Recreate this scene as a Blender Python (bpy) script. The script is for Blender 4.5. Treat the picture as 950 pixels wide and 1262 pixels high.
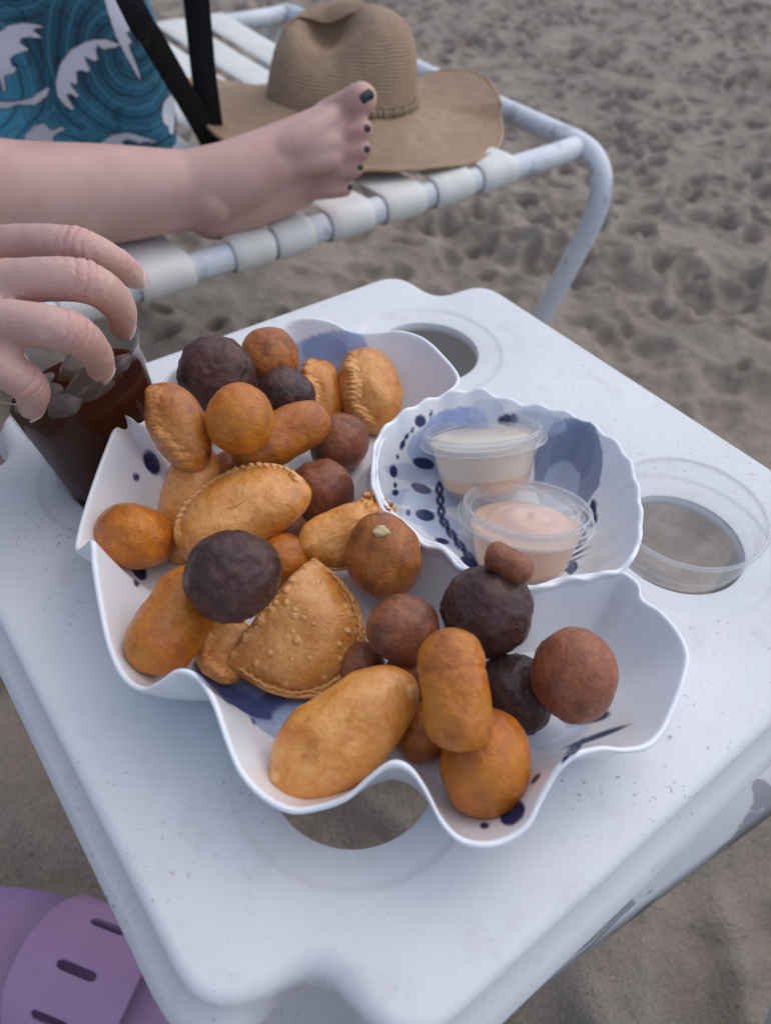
import bpy, bmesh, math, random
import numpy as np
from mathutils import Vector, Matrix
from mathutils.bvhtree import BVHTree

# ------------------------------------------------------------------ camera, world, sun, exposure
scene = bpy.context.scene
for o in list(bpy.data.objects): bpy.data.objects.remove(o, do_unlink=True)
COL = scene.collection
R = math.radians
rng = np.random.default_rng(7)
random.seed(7)

F, CX, CY, CZ = 955.0, 475.0, 631.0, 0.77          # focal length in photo pixels, principal point, camera height
WM = np.array([[ 9.98484296e-01, 5.50373634e-02, 0.0],
               [ 3.97509127e-02,-7.21158494e-01, 6.91628724e-01],
               [ 3.80654214e-02,-6.90580419e-01,-7.22253216e-01]])   # camera axes (right, down, forward) -> world
CAM = np.array([0, 0, CZ])
cd = bpy.data.cameras.new('camera'); cam = bpy.data.objects.new('camera', cd); COL.objects.link(cam)
cd.sensor_fit = 'HORIZONTAL'; cd.sensor_width = 36.0; cd.lens = F/950*36.0
cd.clip_start = 0.02; cd.clip_end = 3000
m4 = Matrix.Identity(4)
for i in range(3):
    m4[i][0] = WM[i][0]; m4[i][1] = -WM[i][1]; m4[i][2] = -WM[i][2]
m4[2][3] = CZ
cam.matrix_world = m4
cd.dof.use_dof = True; cd.dof.focus_distance = 0.39; cd.dof.aperture_fstop = 10.5
scene.camera = cam

w = bpy.data.worlds.new('World'); scene.world = w; w.use_nodes = True
nt = w.node_tree
sky = nt.nodes.new('ShaderNodeTexSky'); sky.sky_type = 'NISHITA'; sky.sun_disc = False
SUN_EL, SUN_AZ = 58, 55
sky.sun_elevation = R(SUN_EL); sky.sun_rotation = R(SUN_AZ); sky.air_density = 1.0; sky.dust_density = 1.5; sky.ozone_density = 0.6
bg = nt.nodes['Background']; bg.inputs[1].default_value = 0.09
nt.links.new(sky.outputs[0], bg.inputs[0])
sd = bpy.data.lights.new('sun', 'SUN'); sd.energy = 0.9; sd.angle = R(110); sd.color = (1.0, 0.95, 0.88)
so = bpy.data.objects.new('sun', sd); COL.objects.link(so)
sdir = Vector((math.sin(R(SUN_AZ))*math.cos(R(SUN_EL)), math.cos(R(SUN_AZ))*math.cos(R(SUN_EL)), math.sin(R(SUN_EL))))
so.rotation_euler = sdir.to_track_quat('Z', 'Y').to_euler(); so.location = (3, 2, 4)
scene.view_settings.view_transform = 'Standard'; scene.view_settings.look = 'None'
scene.view_settings.exposure = 0.80; scene.view_settings.gamma = 1.0; scene.view_settings.use_curve_mapping = False

# ------------------------------------------------------------------ helpers
def A(*a): return np.array(a, float)
def PX(px, py, z):
    r = WM @ A((px-CX)/F, (py-CY)/F, 1); return CAM + r*((z-CZ)/r[2])
def PJ(p):
    c = (np.atleast_2d(p)-CAM) @ WM; return np.stack([CX+F*c[:,0]/c[:,2], CY+F*c[:,1]/c[:,2], c[:,2]], 1)

def _hash(ix, iy, iz, s):
    h = (ix*374761393 + iy*668265263 + iz*2147483647*3 + s*974634777) & 0x7fffffff
    h = ((h ^ (h >> 13))*1274126177) & 0x7fffffff
    h = ((h ^ (h >> 16))*668265263) & 0x7fffffff
    return (h & 0xffff)/32767.5-1.0
def vnoise(p, s=0):
    p = np.asarray(p, float); i = np.floor(p).astype(np.int64); f = p-i; f = f*f*f*(f*(f*6-15)+10)
    x, y, z = i[:,0], i[:,1], i[:,2]; r = 0
    for a in (0, 1):
        for b in (0, 1):
            for c in (0, 1):
                r = r + _hash(x+a, y+b, z+c, s)*(f[:,0] if a else 1-f[:,0])*(f[:,1] if b else 1-f[:,1])*(f[:,2] if c else 1-f[:,2])
    return r
def fbm(p, o=4, s=0, g=.5):
    p = np.asarray(p, float); t = 0; a = 1
    for k in range(o): t = t + a*vnoise(p*(2.03**k)+k*17.3, s+k); a *= g
    return t
def sstep(a, b, x):
    t = np.clip((x-a)/(b-a), 0, 1); return t*t*(3-2*t)

def raw_mesh(name, V, Fc):
    me = bpy.data.meshes.new(name); V = np.asarray(V, np.float32).reshape(-1, 3)
    if isinstance(Fc, np.ndarray): ln = np.full(len(Fc), Fc.shape[1], np.int32); idx = Fc.ravel().astype(np.int32)
    else: ln = np.array([len(f) for f in Fc], np.int32); idx = np.fromiter((i for f in Fc for i in f), np.int32)
    me.vertices.add(len(V)); me.vertices.foreach_set('co', V.ravel()); me.loops.add(len(idx)); me.loops.foreach_set('vertex_index', idx)
    me.polygons.add(len(ln)); me.polygons.foreach_set('loop_start', np.r_[0, np.cumsum(ln)[:-1]].astype(np.int32)); me.polygons.foreach_set('loop_total', ln)
    me.update(calc_edges=True); me.validate(); return me
def mesh_obj(name, V, Fc, mat=None, parent=None, smooth=True, angle=None):
    me = raw_mesh(name, V, Fc)
    if smooth: me.shade_smooth()
    if angle: me.set_sharp_from_angle(angle=R(angle))
    return link(name, me, mat, parent)
def verts_of(me):
    v = np.empty(len(me.vertices)*3, np.float32); me.vertices.foreach_get('co', v); return v.reshape(-1, 3).astype(float)
def link(name, me, mat=None, parent=None):
    o = bpy.data.objects.new(name, me); COL.objects.link(o)
    if mat: me.materials.append(mat)
    if parent: o.parent = parent
    return o
def bm_obj(name, bm, mat=None, parent=None, smooth=True, angle=None):
    me = bpy.data.meshes.new(name); bm.to_mesh(me); bm.free()
    if smooth: me.shade_smooth()
    if angle: me.set_sharp_from_angle(angle=R(angle))
    return link(name, me, mat, parent)
def tag(o, label, cat, group=None):
    o['label'] = label; o['category'] = cat
    if group: o['group'] = group
    return o
def thing(name, label, cat, loc=(0,0,0), group=None):
    o = bpy.data.objects.new(name, None); COL.objects.link(o); o.location = Vector(loc); o.empty_display_size = .05
    return tag(o, label, cat, group)
def grid_faces(n, m, wrap_n=True, wrap_m=False, off=0):
    """rings m of n points; index = ring*n + k"""
    f = []
    for j in range(m if wrap_m else m-1):
        for k in range(n if wrap_n else n-1):
            k2 = (k+1) % n; j2 = (j+1) % m
            f.append((off+j*n+k, off+j*n+k2, off+j2*n+k2, off+j2*n+k))
    return f
def outward(V, Fc):
    V = np.asarray(V); vol = 0.0
    for f in Fc:
        for k in range(1, len(f)-1): vol += V[f[0]] @ np.cross(V[f[k]], V[f[k+1]])
    return [f[::-1] for f in Fc] if vol < 0 else Fc
def lathe(prof, n=64):
    a = np.linspace(0, 2*np.pi, n, endpoint=False); V = []
    for r, z in prof: V.append(np.stack([r*np.cos(a), r*np.sin(a), np.full(n, z)], 1))
    return np.concatenate(V), grid_faces(n, len(prof))
def crom(P, n, closed=True):
    P = np.asarray(P, float); m = len(P); out = []
    segs = m if closed else m-1
    for t in np.linspace(0, segs, n, endpoint=not closed):
        i = int(min(t, segs-1e-9)); u = t-i
        idx = [(i-1) % m, i % m, (i+1) % m, (i+2) % m] if closed else [max(i-1,0), i, min(i+1,m-1), min(i+2,m-1)]
        a, b, c, d = P[idx]
        out.append(.5*((2*b)+(-a+c)*u+(2*a-5*b+4*c-d)*u*u+(-a+3*b-3*c+d)*u**3))
    return np.array(out)
def resample(P, n, closed=True):
    Q = np.vstack([P, P[:1]]) if closed else P
    d = np.r_[0, np.cumsum(np.linalg.norm(np.diff(Q[:,:3], axis=0), axis=1))]
    t = np.linspace(0, d[-1], n, endpoint=not closed)
    return np.stack([np.interp(t, d, Q[:,k]) for k in range(Q.shape[1])], 1)
def frames(path):
    T = np.gradient(path, axis=0); T /= np.linalg.norm(T, axis=1)[:,None]+1e-12
    N = np.zeros_like(T); up = A(0,0,1) if abs(T[0][2]) < .9 else A(1,0,0)
    n = up-T[0]*(up@T[0]); n /= np.linalg.norm(n); N[0] = n
    for i in range(1, len(T)):
        n = n-T[i]*(n@T[i]); n /= np.linalg.norm(n); N[i] = n
    return T, N, np.cross(T, N)
def tube(path, rad, n=16, caps=True):
    path = np.asarray(path, float); rad = np.broadcast_to(rad, (len(path),)); T, N, B = frames(path)
    a = np.linspace(0, 2*np.pi, n, endpoint=False); V = []
    for p, r, u, v in zip(path, rad, N, B): V.append(p+r*(np.cos(a)[:,None]*u+np.sin(a)[:,None]*v))
    V = np.concatenate(V); Fc = grid_faces(n, len(path))
    if caps: Fc.append(tuple(range(n-1, -1, -1))); Fc.append(tuple(range((len(path)-1)*n, len(path)*n)))
    return V, Fc
def join(parts):
    V = []; Fc = []; o = 0
    for v, f in parts:
        V.append(np.asarray(v)); Fc += [tuple(i+o for i in q) for q in f]; o += len(v)
    return np.concatenate(V), Fc
def color_attr(me, cols, name='print'):
    at = me.color_attributes.new(name, 'FLOAT_COLOR', 'POINT')
    c = np.ones((len(me.vertices), 4), np.float32); c[:, :cols.shape[1]] = cols
    at.data.foreach_set('color', c.ravel())

# ------------------------------------------------------------------ materials
class NB:
    def __init__(s, name):
        s.m = bpy.data.materials.new(name); s.m.use_nodes = True; s.t = s.m.node_tree
        s.b = s.t.nodes['Principled BSDF']; s.out = s.t.nodes['Material Output']; s._co = None
    def n(s, typ, **kw):
        nd = s.t.nodes.new('ShaderNode'+typ)
        for k, v in kw.items(): setattr(nd, k, v)
        return nd
    def l(s, a, b): s.t.links.new(a, b)
    def co(s):
        if not s._co: s._co = s.n('TexCoord')
        return s._co.outputs['Object']
    def set(s, **kw):
        for k, v in kw.items():
            s.b.inputs[k].default_value = (*v, 1) if isinstance(v, tuple) and len(v) == 3 and k != 'Subsurface Radius' else v
        return s
    def noise(s, scale, detail=4, rough=.55, dist=0, co=None, off=None):
        nd = s.n('TexNoise'); nd.inputs['Scale'].default_value = scale; nd.inputs['Detail'].default_value = detail
        nd.inputs['Roughness'].default_value = rough; nd.inputs['Distortion'].default_value = dist
        s.l(co or s.co(), nd.inputs['Vector']); return nd.outputs['Fac']
    def ramp(s, fac, *stops):
        nd = s.n('ValToRGB'); e = nd.color_ramp.elements
        while len(e) < len(stops): e.new(.5)
        for i, (p, c) in enumerate(stops):
            e[i].position = p; e[i].color = (*c, 1) if isinstance(c, tuple) else (c, c, c, 1)
        s.l(fac, nd.inputs[0]); return nd.outputs[0]
    def mix(s, fac, a, b, mode='MIX'):
        nd = s.n('MixRGB', blend_type=mode)
        for i, v in ((0, fac), (1, a), (2, b)):
            if isinstance(v, tuple): nd.inputs[i].default_value = (*v, 1)
            elif isinstance(v, (int, float)): nd.inputs[i].default_value = v
            else: s.l(v, nd.inputs[i])
        return nd.outputs[0]
    def math(s, op, a, b=None):
        nd = s.n('Math', operation=op)
        for i, v in enumerate((a, b)):
            if v is None: continue
            if isinstance(v, (int, float)): nd.inputs[i].default_value = v
            else: s.l(v, nd.inputs[i])
        return nd.outputs[0]
    def base(s, c): s.l(c, s.b.inputs['Base Color']); return s
    def bump(s, h, dist=.001, strength=1.0, prev=None):
        nd = s.n('Bump'); nd.inputs['Distance'].default_value = dist; nd.inputs['Strength'].default_value = strength
        s.l(h, nd.inputs['Height'])
        if prev is not None: s.l(prev, nd.inputs['Normal'])
        s.l(nd.outputs[0], s.b.inputs['Normal']); return nd.outputs[0]

def m_plain(name, col, rough=.5, **kw):
    b = NB(name); b.set(**{'Base Color': col, 'Roughness': rough}, **kw); return b.m

def m_sand():
    b = NB('sand'); n1 = b.noise(9, 5); n2 = b.noise(420, 3, .7); n3 = b.noise(60, 5, .65)
    c = b.ramp(n1, (.3, (.295,.246,.205)), (.7, (.41,.348,.295)))
    c = b.mix(.5, c, b.ramp(n2, (.32, (.25,.25,.25)), (.5, (.5,.5,.5)), (.68, (.80,.78,.74))), 'OVERLAY')
    n4 = b.noise(160, 2, .5); c = b.mix(b.ramp(n4, (.67, 0.0), (.72, .55)), c, (.085,.072,.062))
    b.base(c); b.set(Roughness=.93); b.b.inputs['Specular IOR Level'].default_value = .2
    p = b.bump(n3, .018, .6); b.bump(n2, .0035, .8, p); return b.m

def m_table():
    b = NB('white_plastic'); n1 = b.noise(7, 4); n2 = b.noise(55, 5, .7); n3 = b.noise(330, 3, .6)
    c = b.ramp(n1, (.3, (.66,.665,.67)), (.7, (.745,.75,.755)))
    patch = b.ramp(b.noise(11, 3, .6), (.42, 0.0), (.58, 1.0))
    sp = b.math('MULTIPLY', b.ramp(n3, (.645, 0.0), (.70, .7)), patch)
    c = b.mix(sp, c, (.20,.19,.18))
    c = b.mix(b.ramp(n2, (.54, 0.0), (.74, .30)), c, (.45,.42,.38))
    n5 = b.noise(900, 2, .5); c = b.mix(b.ramp(n5, (.72, 0.0), (.75, .6)), c, (.12,.115,.11))
    b.base(c); b.set(Roughness=.42)
    b.l(b.ramp(n2, (.3, .36), (.7, .55)), b.b.inputs['Roughness'])
    b.bump(b.noise(260, 3), .0004, .35); return b.m

def m_ceramic():
    b = NB('glazed_white_melamine'); at = b.n('Attribute'); at.attribute_name = 'print'
    b.base(at.outputs['Color']); b.set(Roughness=.18); b.b.inputs['Coat Weight'].default_value = .3; b.b.inputs['Coat Roughness'].default_value = .12
    b.bump(b.noise(40, 2), .0006, .3); return b.m

def m_fried(name, base, light, dark, spots=.5, rough=.5, crust=.6, patch=55):
    b = NB(name); oi = b.n('ObjectInfo'); mp = b.n('Mapping'); b.l(b.co(), mp.inputs[0])
    sc = b.n('VectorMath', operation='SCALE'); sc.inputs[0].default_value = (3.1, 5.7, 2.3); b.l(oi.outputs['Random'], sc.inputs['Scale']); b.l(sc.outputs[0], mp.inputs['Location'])
    co = mp.outputs[0]
    n1 = b.noise(patch, 5, .62, .4, co); n2 = b.noise(260, 5, .7, .2, co); n3 = b.noise(750, 3, .7, 0, co)
    c = b.ramp(n1, (.28, dark), (.5, base), (.72, light))
    c = b.mix(.5, c, b.ramp(n2, (.3, (.28,.26,.24)), (.5, (.5,.5,.5)), (.72, (.70,.70,.68))), 'OVERLAY'); c = b.mix(.4, c, b.ramp(n3, (.34, (.33,.31,.30)), (.5, (.5,.5,.5)), (.68, (.66,.66,.64))), 'OVERLAY')
    c = b.mix(b.ramp(n3, (.64, 0.0), (.72, spots)), c, tuple(x*.35 for x in dark))
    at = b.n('Attribute'); at.attribute_name = 'char'
    c = b.mix(at.outputs['Fac'], c, tuple(x*.55 for x in dark))
    bl = b.n('Attribute'); bl.attribute_name = 'blister'; c = b.mix(bl.outputs['Fac'], c, tuple(min(.9, x*1.25+.06) for x in light))
    hs = b.n('HueSaturation'); b.l(c, hs.inputs['Color']); v = b.math('MULTIPLY_ADD', oi.outputs['Random'], .24); v.node.inputs[2].default_value = .88
    b.l(v, hs.inputs['Value']); hs.inputs['Saturation'].default_value = 1.08; b.base(hs.outputs[0])
    b.l(b.ramp(n2, (.3, rough-.14), (.7, rough+.12)), b.b.inputs['Roughness'])
    b.b.inputs['Specular IOR Level'].default_value = .5; b.b.inputs['Coat Weight'].default_value = .42; b.b.inputs['Coat Roughness'].default_value = .24; b.b.inputs['Subsurface Weight'].default_value = .12; b.b.inputs['Subsurface Radius'].default_value = (.006,.003,.0015); b.b.inputs['Subsurface Scale'].default_value = .5
    p = b.bump(n2, .0034, crust); p = b.bump(n3, .0018, crust, p); b.bump(b.noise(1700, 2, .6, 0, co), .0006, crust, p); return b.m

def m_clear(name, tint=(.97,.98,1.0), frost=.0, fres=.10):
    """thin clear plastic: mostly see-through, glossy towards grazing angles"""
    b = NB(name); b.t.nodes.remove(b.b)
    tr = b.n('BsdfTransparent'); tr.inputs[0].default_value = (*tint, 1)
    gl = b.n('BsdfGlossy'); gl.inputs['Roughness'].default_value = .08; gl.inputs[0].default_value = (1,1,1,1)
    df = b.n('BsdfTranslucent'); df.inputs[0].default_value = (.9,.9,.9,1)
    lw = b.n('LayerWeight'); lw.inputs[0].default_value = .5
    f = b.math('MULTIPLY_ADD', b.math('POWER', lw.outputs['Facing'], 3.0), .5); f.node.inputs[2].default_value = .012
    m1 = b.n('MixShader'); m1.inputs[0].default_value = frost; b.l(tr.outputs[0], m1.inputs[1])
    dd = b.n('BsdfDiffuse'); dd.inputs[0].default_value = (.85,.86,.88,1); m0 = b.n('MixShader'); m0.inputs[0].default_value = .5; b.l(dd.outputs[0], m0.inputs[1]); b.l(df.outputs[0], m0.inputs[2]); b.l(m0.outputs[0], m1.inputs[2])
    m2 = b.n('MixShader'); b.l(f, m2.inputs[0]); b.l(m1.outputs[0], m2.inputs[1]); b.l(gl.outputs[0], m2.inputs[2])
    b.l(m2.outputs[0], b.out.inputs['Surface']); return b.m

def m_skin():
    b = NB('skin'); n1 = b.noise(28, 5, .6); n2 = b.noise(9, 3); n3 = b.noise(700, 3, .6); n4 = b.noise(150, 3, .6)
    c = b.ramp(n1, (.3, (.555,.330,.275)), (.55, (.605,.378,.318)), (.75, (.645,.422,.36)))
    c = b.mix(b.ramp(n2, (.42, 0.0), (.7, .4)), c, (.53,.27,.245))
    c = b.mix(b.ramp(n4, (.69, 0.0), (.75, .35)), c, (.30,.13,.10))
    at = b.n('Attribute'); at.attribute_name = 'flush'; c = b.mix(b.math('MULTIPLY', at.outputs['Fac'], .5), c, (.54,.25,.23))
    b.base(c); b.set(Roughness=.5)
    b.b.inputs['Subsurface Weight'].default_value = .25; b.b.inputs['Subsurface Radius'].default_value = (.012,.005,.003); b.b.inputs['Subsurface Scale'].default_value = .4
    v = b.n('TexVoronoi'); v.inputs['Scale'].default_value = 420; b.l(b.co(), v.inputs['Vector'])
    p = b.bump(v.outputs['Distance'], .0004, .22); p = b.bump(n4, .0010, .2, p); b.bump(n3, .0004, .4, p); return b.m

def m_print(name, rough=.75, bumpscale=900):
    b = NB(name); at = b.n('Attribute'); at.attribute_name = 'print'; b.base(at.outputs['Color']); b.set(Roughness=rough)
    b.bump(b.noise(bumpscale, 2), .0004, .4); return b.m

def m_straw():
    b = NB('woven_straw'); at = b.n('Attribute'); at.attribute_name = 'weave'
    w1 = b.math('SINE', b.math('MULTIPLY', at.outputs['Fac'], 2*math.pi*1.0))
    n1 = b.noise(12, 4); n2 = b.noise(380, 3, .7)
    c = b.ramp(n1, (.3, (.40,.260,.165)), (.7, (.50,.345,.228)))
    c = b.mix(.45, c, b.ramp(n2, (.35, (.3,.3,.3)), (.65, (.68,.68,.66))), 'OVERLAY')
    c = b.mix(b.ramp(w1, (.0, .28), (.35, 0.0)), c, (.22,.14,.08))
    b.base(c); b.set(Roughness=.75)
    p = b.bump(w1, .0011, .8); b.bump(n2, .0012, .7, p); return b.m

def m_metal_paint():
    b = NB('chipped_white_paint'); n1 = b.noise(30, 5, .65); n2 = b.noise(9, 4)
    c = b.ramp(n2, (.3, (.60,.63,.67)), (.7, (.72,.74,.77)))
    c = b.mix(b.ramp(n1, (.55, 0.0), (.62, .65)), c, (.34,.36,.40))
    b.base(c); b.set(Roughness=.4); b.bump(n1, .0006, .3); return b.m

def m_stained():
    b = NB('stained_white_plastic'); n1 = b.noise(13, 5, .5, .6)
    c = b.mix(b.ramp(n1, (.55, 0.0), (.565, 1.0)), (.62,.63,.65), (.30,.305,.325))
    b.base(c); b.set(Roughness=.5); return b.m

def m_strap():
    b = NB('cream_vinyl'); n = b.noise(25, 4); b.base(b.ramp(n, (.3, (.66,.64,.59)), (.7, (.75,.74,.70)))); b.set(Roughness=.45)
    b.bump(b.noise(500, 2), .0004, .3); return b.m

def m_eva():
    b = NB('lilac_foam'); n = b.noise(300, 3, .6); n1 = b.noise(15, 3)
    c = b.ramp(n1, (.3, (.355,.205,.355)), (.7, (.40,.238,.40)))
    c = b.mix(b.ramp(b.noise(45, 4, .7), (.64, 0.0), (.72, .5)), c, (.28,.20,.22))
    b.base(c); b.set(Roughness=.6); b.bump(n, .0005, .4); return b.m

SAND = m_sand(); TABLE = m_table(); CERAMIC = m_ceramic(); SKIN = m_skin(); STRAW = m_straw()
PAINT = m_metal_paint(); STAIN = m_stained(); STRAP = m_strap(); EVA = m_eva()
ORANGE = m_fried('golden_fried_crust', (.60,.200,.034), (.68,.27,.055), (.40,.105,.018), .6, .42, .5)
BROWN = m_fried('brown_fried_crust', (.34,.115,.055), (.44,.175,.085), (.20,.056,.027), .55, .5, .65)
RUST = m_fried('golden_brown_crust', (.45,.150,.038), (.55,.225,.065), (.25,.068,.02), .55, .46, .55)
DARK = m_fried('dark_fried_crust', (.105,.036,.030), (.150,.058,.046), (.055,.021,.019), .4, .55, .9, 80)
DOUGH = m_fried('fried_pastry_dough', (.71,.325,.105), (.79,.41,.16), (.57,.21,.056), .35, .33, .24)
SPLIT = m_fried('browned_pastry_dough', (.57,.220,.062), (.66,.30,.10), (.36,.11,.028), .45, .36, .32)
LIDM = m_clear('cloudy_lid_plastic', (.96,.97,.98), .22); CLEARCUP = m_clear('clear_cup_plastic', (.97,.96,.95), .0); FROST = m_clear('frosted_plastic', (.95,.95,.95), .22)

# ------------------------------------------------------------------ sand ground
def build_ground():
    def axis(a, b, step, far):
        mid = np.arange(a, b+step/2, step); out = []; s = step; x = b
        while x < far: s *= 1.35; x += s; out.append(x)
        lo = []; s = step; x = a
        while x > -far: s *= 1.35; x -= s; lo.append(x)
        return np.r_[lo[::-1], mid, out]
    xs = axis(-1.0, 2.1, .0075, 1500); ys = axis(-.25, 3.7, .0075, 1500)
    X, Y = np.meshgrid(xs, ys); x = X.ravel(); y = Y.ravel(); p = np.stack([x, y, 0*x], 1)
    inner = sstep(6, 3.5, np.hypot(x-.5, y-1.7))
    z = .016*fbm(p*3.2, 3, 3)
    q = p+.05*np.stack([fbm(p*6, 2, 21), fbm(p*6, 2, 22), 0*x], 1)
    near = sstep(1.9, 1.2, y-.45*x)                       # trodden, lumpy sand near the table, pitted beyond
    z += near*(.024*fbm(q*5, 4, 5, .42)-.022*np.abs(fbm(q*9, 3, 9, .4)))
    z += (1-near)*.004*fbm(q*10, 3, 31)+.0022*fbm(p*45, 3, 41)
    # furrow between trodden and pitted sand
    d = (y-1.42+.42*(x-.55)+.05*np.sin(5*x)); z += -.028*np.exp(-(d/.045)**2)*sstep(-.2, .3, x)+.016*np.exp(-((d-.10)/.07)**2)
    # raked / wheel track bands far out
    for c0, amp in ((2.05, .018), (2.75, -.02)):
        d2 = y-c0+.5*(x-.6)+.06*np.sin(3*x+c0); z += amp*np.exp(-(d2/.08)**2)
    # pits left by feet
    N = 2600; px = rng.uniform(-1.0, 2.1, N); py = rng.uniform(1.0, 3.7, N)
    keep = (py > 1.30-.42*(px-.55)) | (rng.random(N) < .18)
    zz = z.reshape(X.shape)
    for cx, cy in zip(px[keep], py[keep]):
        r1 = rng.uniform(.011, .021); r2 = r1*rng.uniform(1.2, 2.0); a = rng.normal(.3, .7); dep = rng.uniform(.009, .024)
        i0, i1 = np.searchsorted(xs, [cx-.1, cx+.1]); j0, j1 = np.searchsorted(ys, [cy-.1, cy+.1])
        dx = X[j0:j1, i0:i1]-cx; dy = Y[j0:j1, i0:i1]-cy; u = dx*math.cos(a)+dy*math.sin(a); v = -dx*math.sin(a)+dy*math.cos(a)
        e = np.sqrt((u/r2)**2+(v/r1)**2)
        zz[j0:j1, i0:i1] += -dep*np.exp(-(e**3))+dep*.35*np.exp(-((e-1.5)/.45)**2)
    for cx, cy in zip(rng.uniform(-.5, 1.1, 130), rng.uniform(-.2, 1.1, 130)):      # scuffed prints round the table
        r1 = rng.uniform(.02, .05); r2 = r1*rng.uniform(1.2, 2.4); a = rng.uniform(0, 3.1); dep = rng.uniform(.006, .018)
        i0, i1 = np.searchsorted(xs, [cx-.2, cx+.2]); j0, j1 = np.searchsorted(ys, [cy-.2, cy+.2]); dx = X[j0:j1, i0:i1]-cx; dy = Y[j0:j1, i0:i1]-cy
        e = np.sqrt(((dx*math.cos(a)+dy*math.sin(a))/r2)**2+((-dx*math.sin(a)+dy*math.cos(a))/r1)**2); zz[j0:j1, i0:i1] += -dep*np.exp(-(e**3))+dep*.4*np.exp(-((e-1.4)/.35)**2)
    z = zz.ravel()*inner
    foot = np.exp(-((np.hypot(x-.0, y-.3))/.55)**4); z = z*(1-.1*foot)-.004
    V = np.stack([x, y, z], 1); Fc = grid_faces(len(xs), len(ys), wrap_n=False)
    o = mesh_obj('sand_ground', V, Fc, SAND); o['kind'] = 'structure'; o['label'] = 'trodden grey-brown beach sand with pits and furrows'
    return X, Y, zz
build_ground()

# ------------------------------------------------------------------ white plastic side table
TC = A(.0077353, .31270561, .45); E1 = A(.77357773, .63370142, 0); E2 = A(-.63370142, .77357773, 0)
def T(u, v, z=0): return TC+E1*u+E2*v+A(0, 0, z)
HS, HOLE, RING, HC = .2115, .0365, .0545, .112
def table_outline(n=480):
    c = [(0, HS), (.06, HS), (.11, HS), (.138, HS), (.150, .2095), (.159, .203), (.164, .192), (.1665, .179), (.1705, .1705)]
    q = c+[(b, a) for a, b in c[-2:0:-1]]
    pts = []
    for k in range(4):
        for x, y in q:
            for _ in range(k): x, y = y, -x
            pts.append((x, y, 0))
    o = crom(np.array(pts), 1600); return resample(o, n)
def inset2(P, d):
    t = np.roll(P, -1, 0)-np.roll(P, 1, 0); nrm = np.stack([t[:,1], -t[:,0]], 1); nrm /= np.linalg.norm(nrm, axis=1)[:,None]
    if (nrm*P[:,:2]).sum() > 0: nrm = -nrm
    d = np.asarray(d)
    for _ in range(6): nrm = (np.roll(nrm,1,0)+nrm*2+np.roll(nrm,-1,0)); nrm /= np.linalg.norm(nrm, axis=1)[:,None]
    Q = P.copy(); Q[:,:2] += nrm*(d[:,None] if d.ndim else d); return Q
TBL = thing('side_table', 'low white plastic side table with four round cup holes and scooped corners', 'side table', T(0,0,-.45))
def tl(V): return np.asarray(V)-np.asarray(TBL.location)      # into the table's own frame
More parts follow.
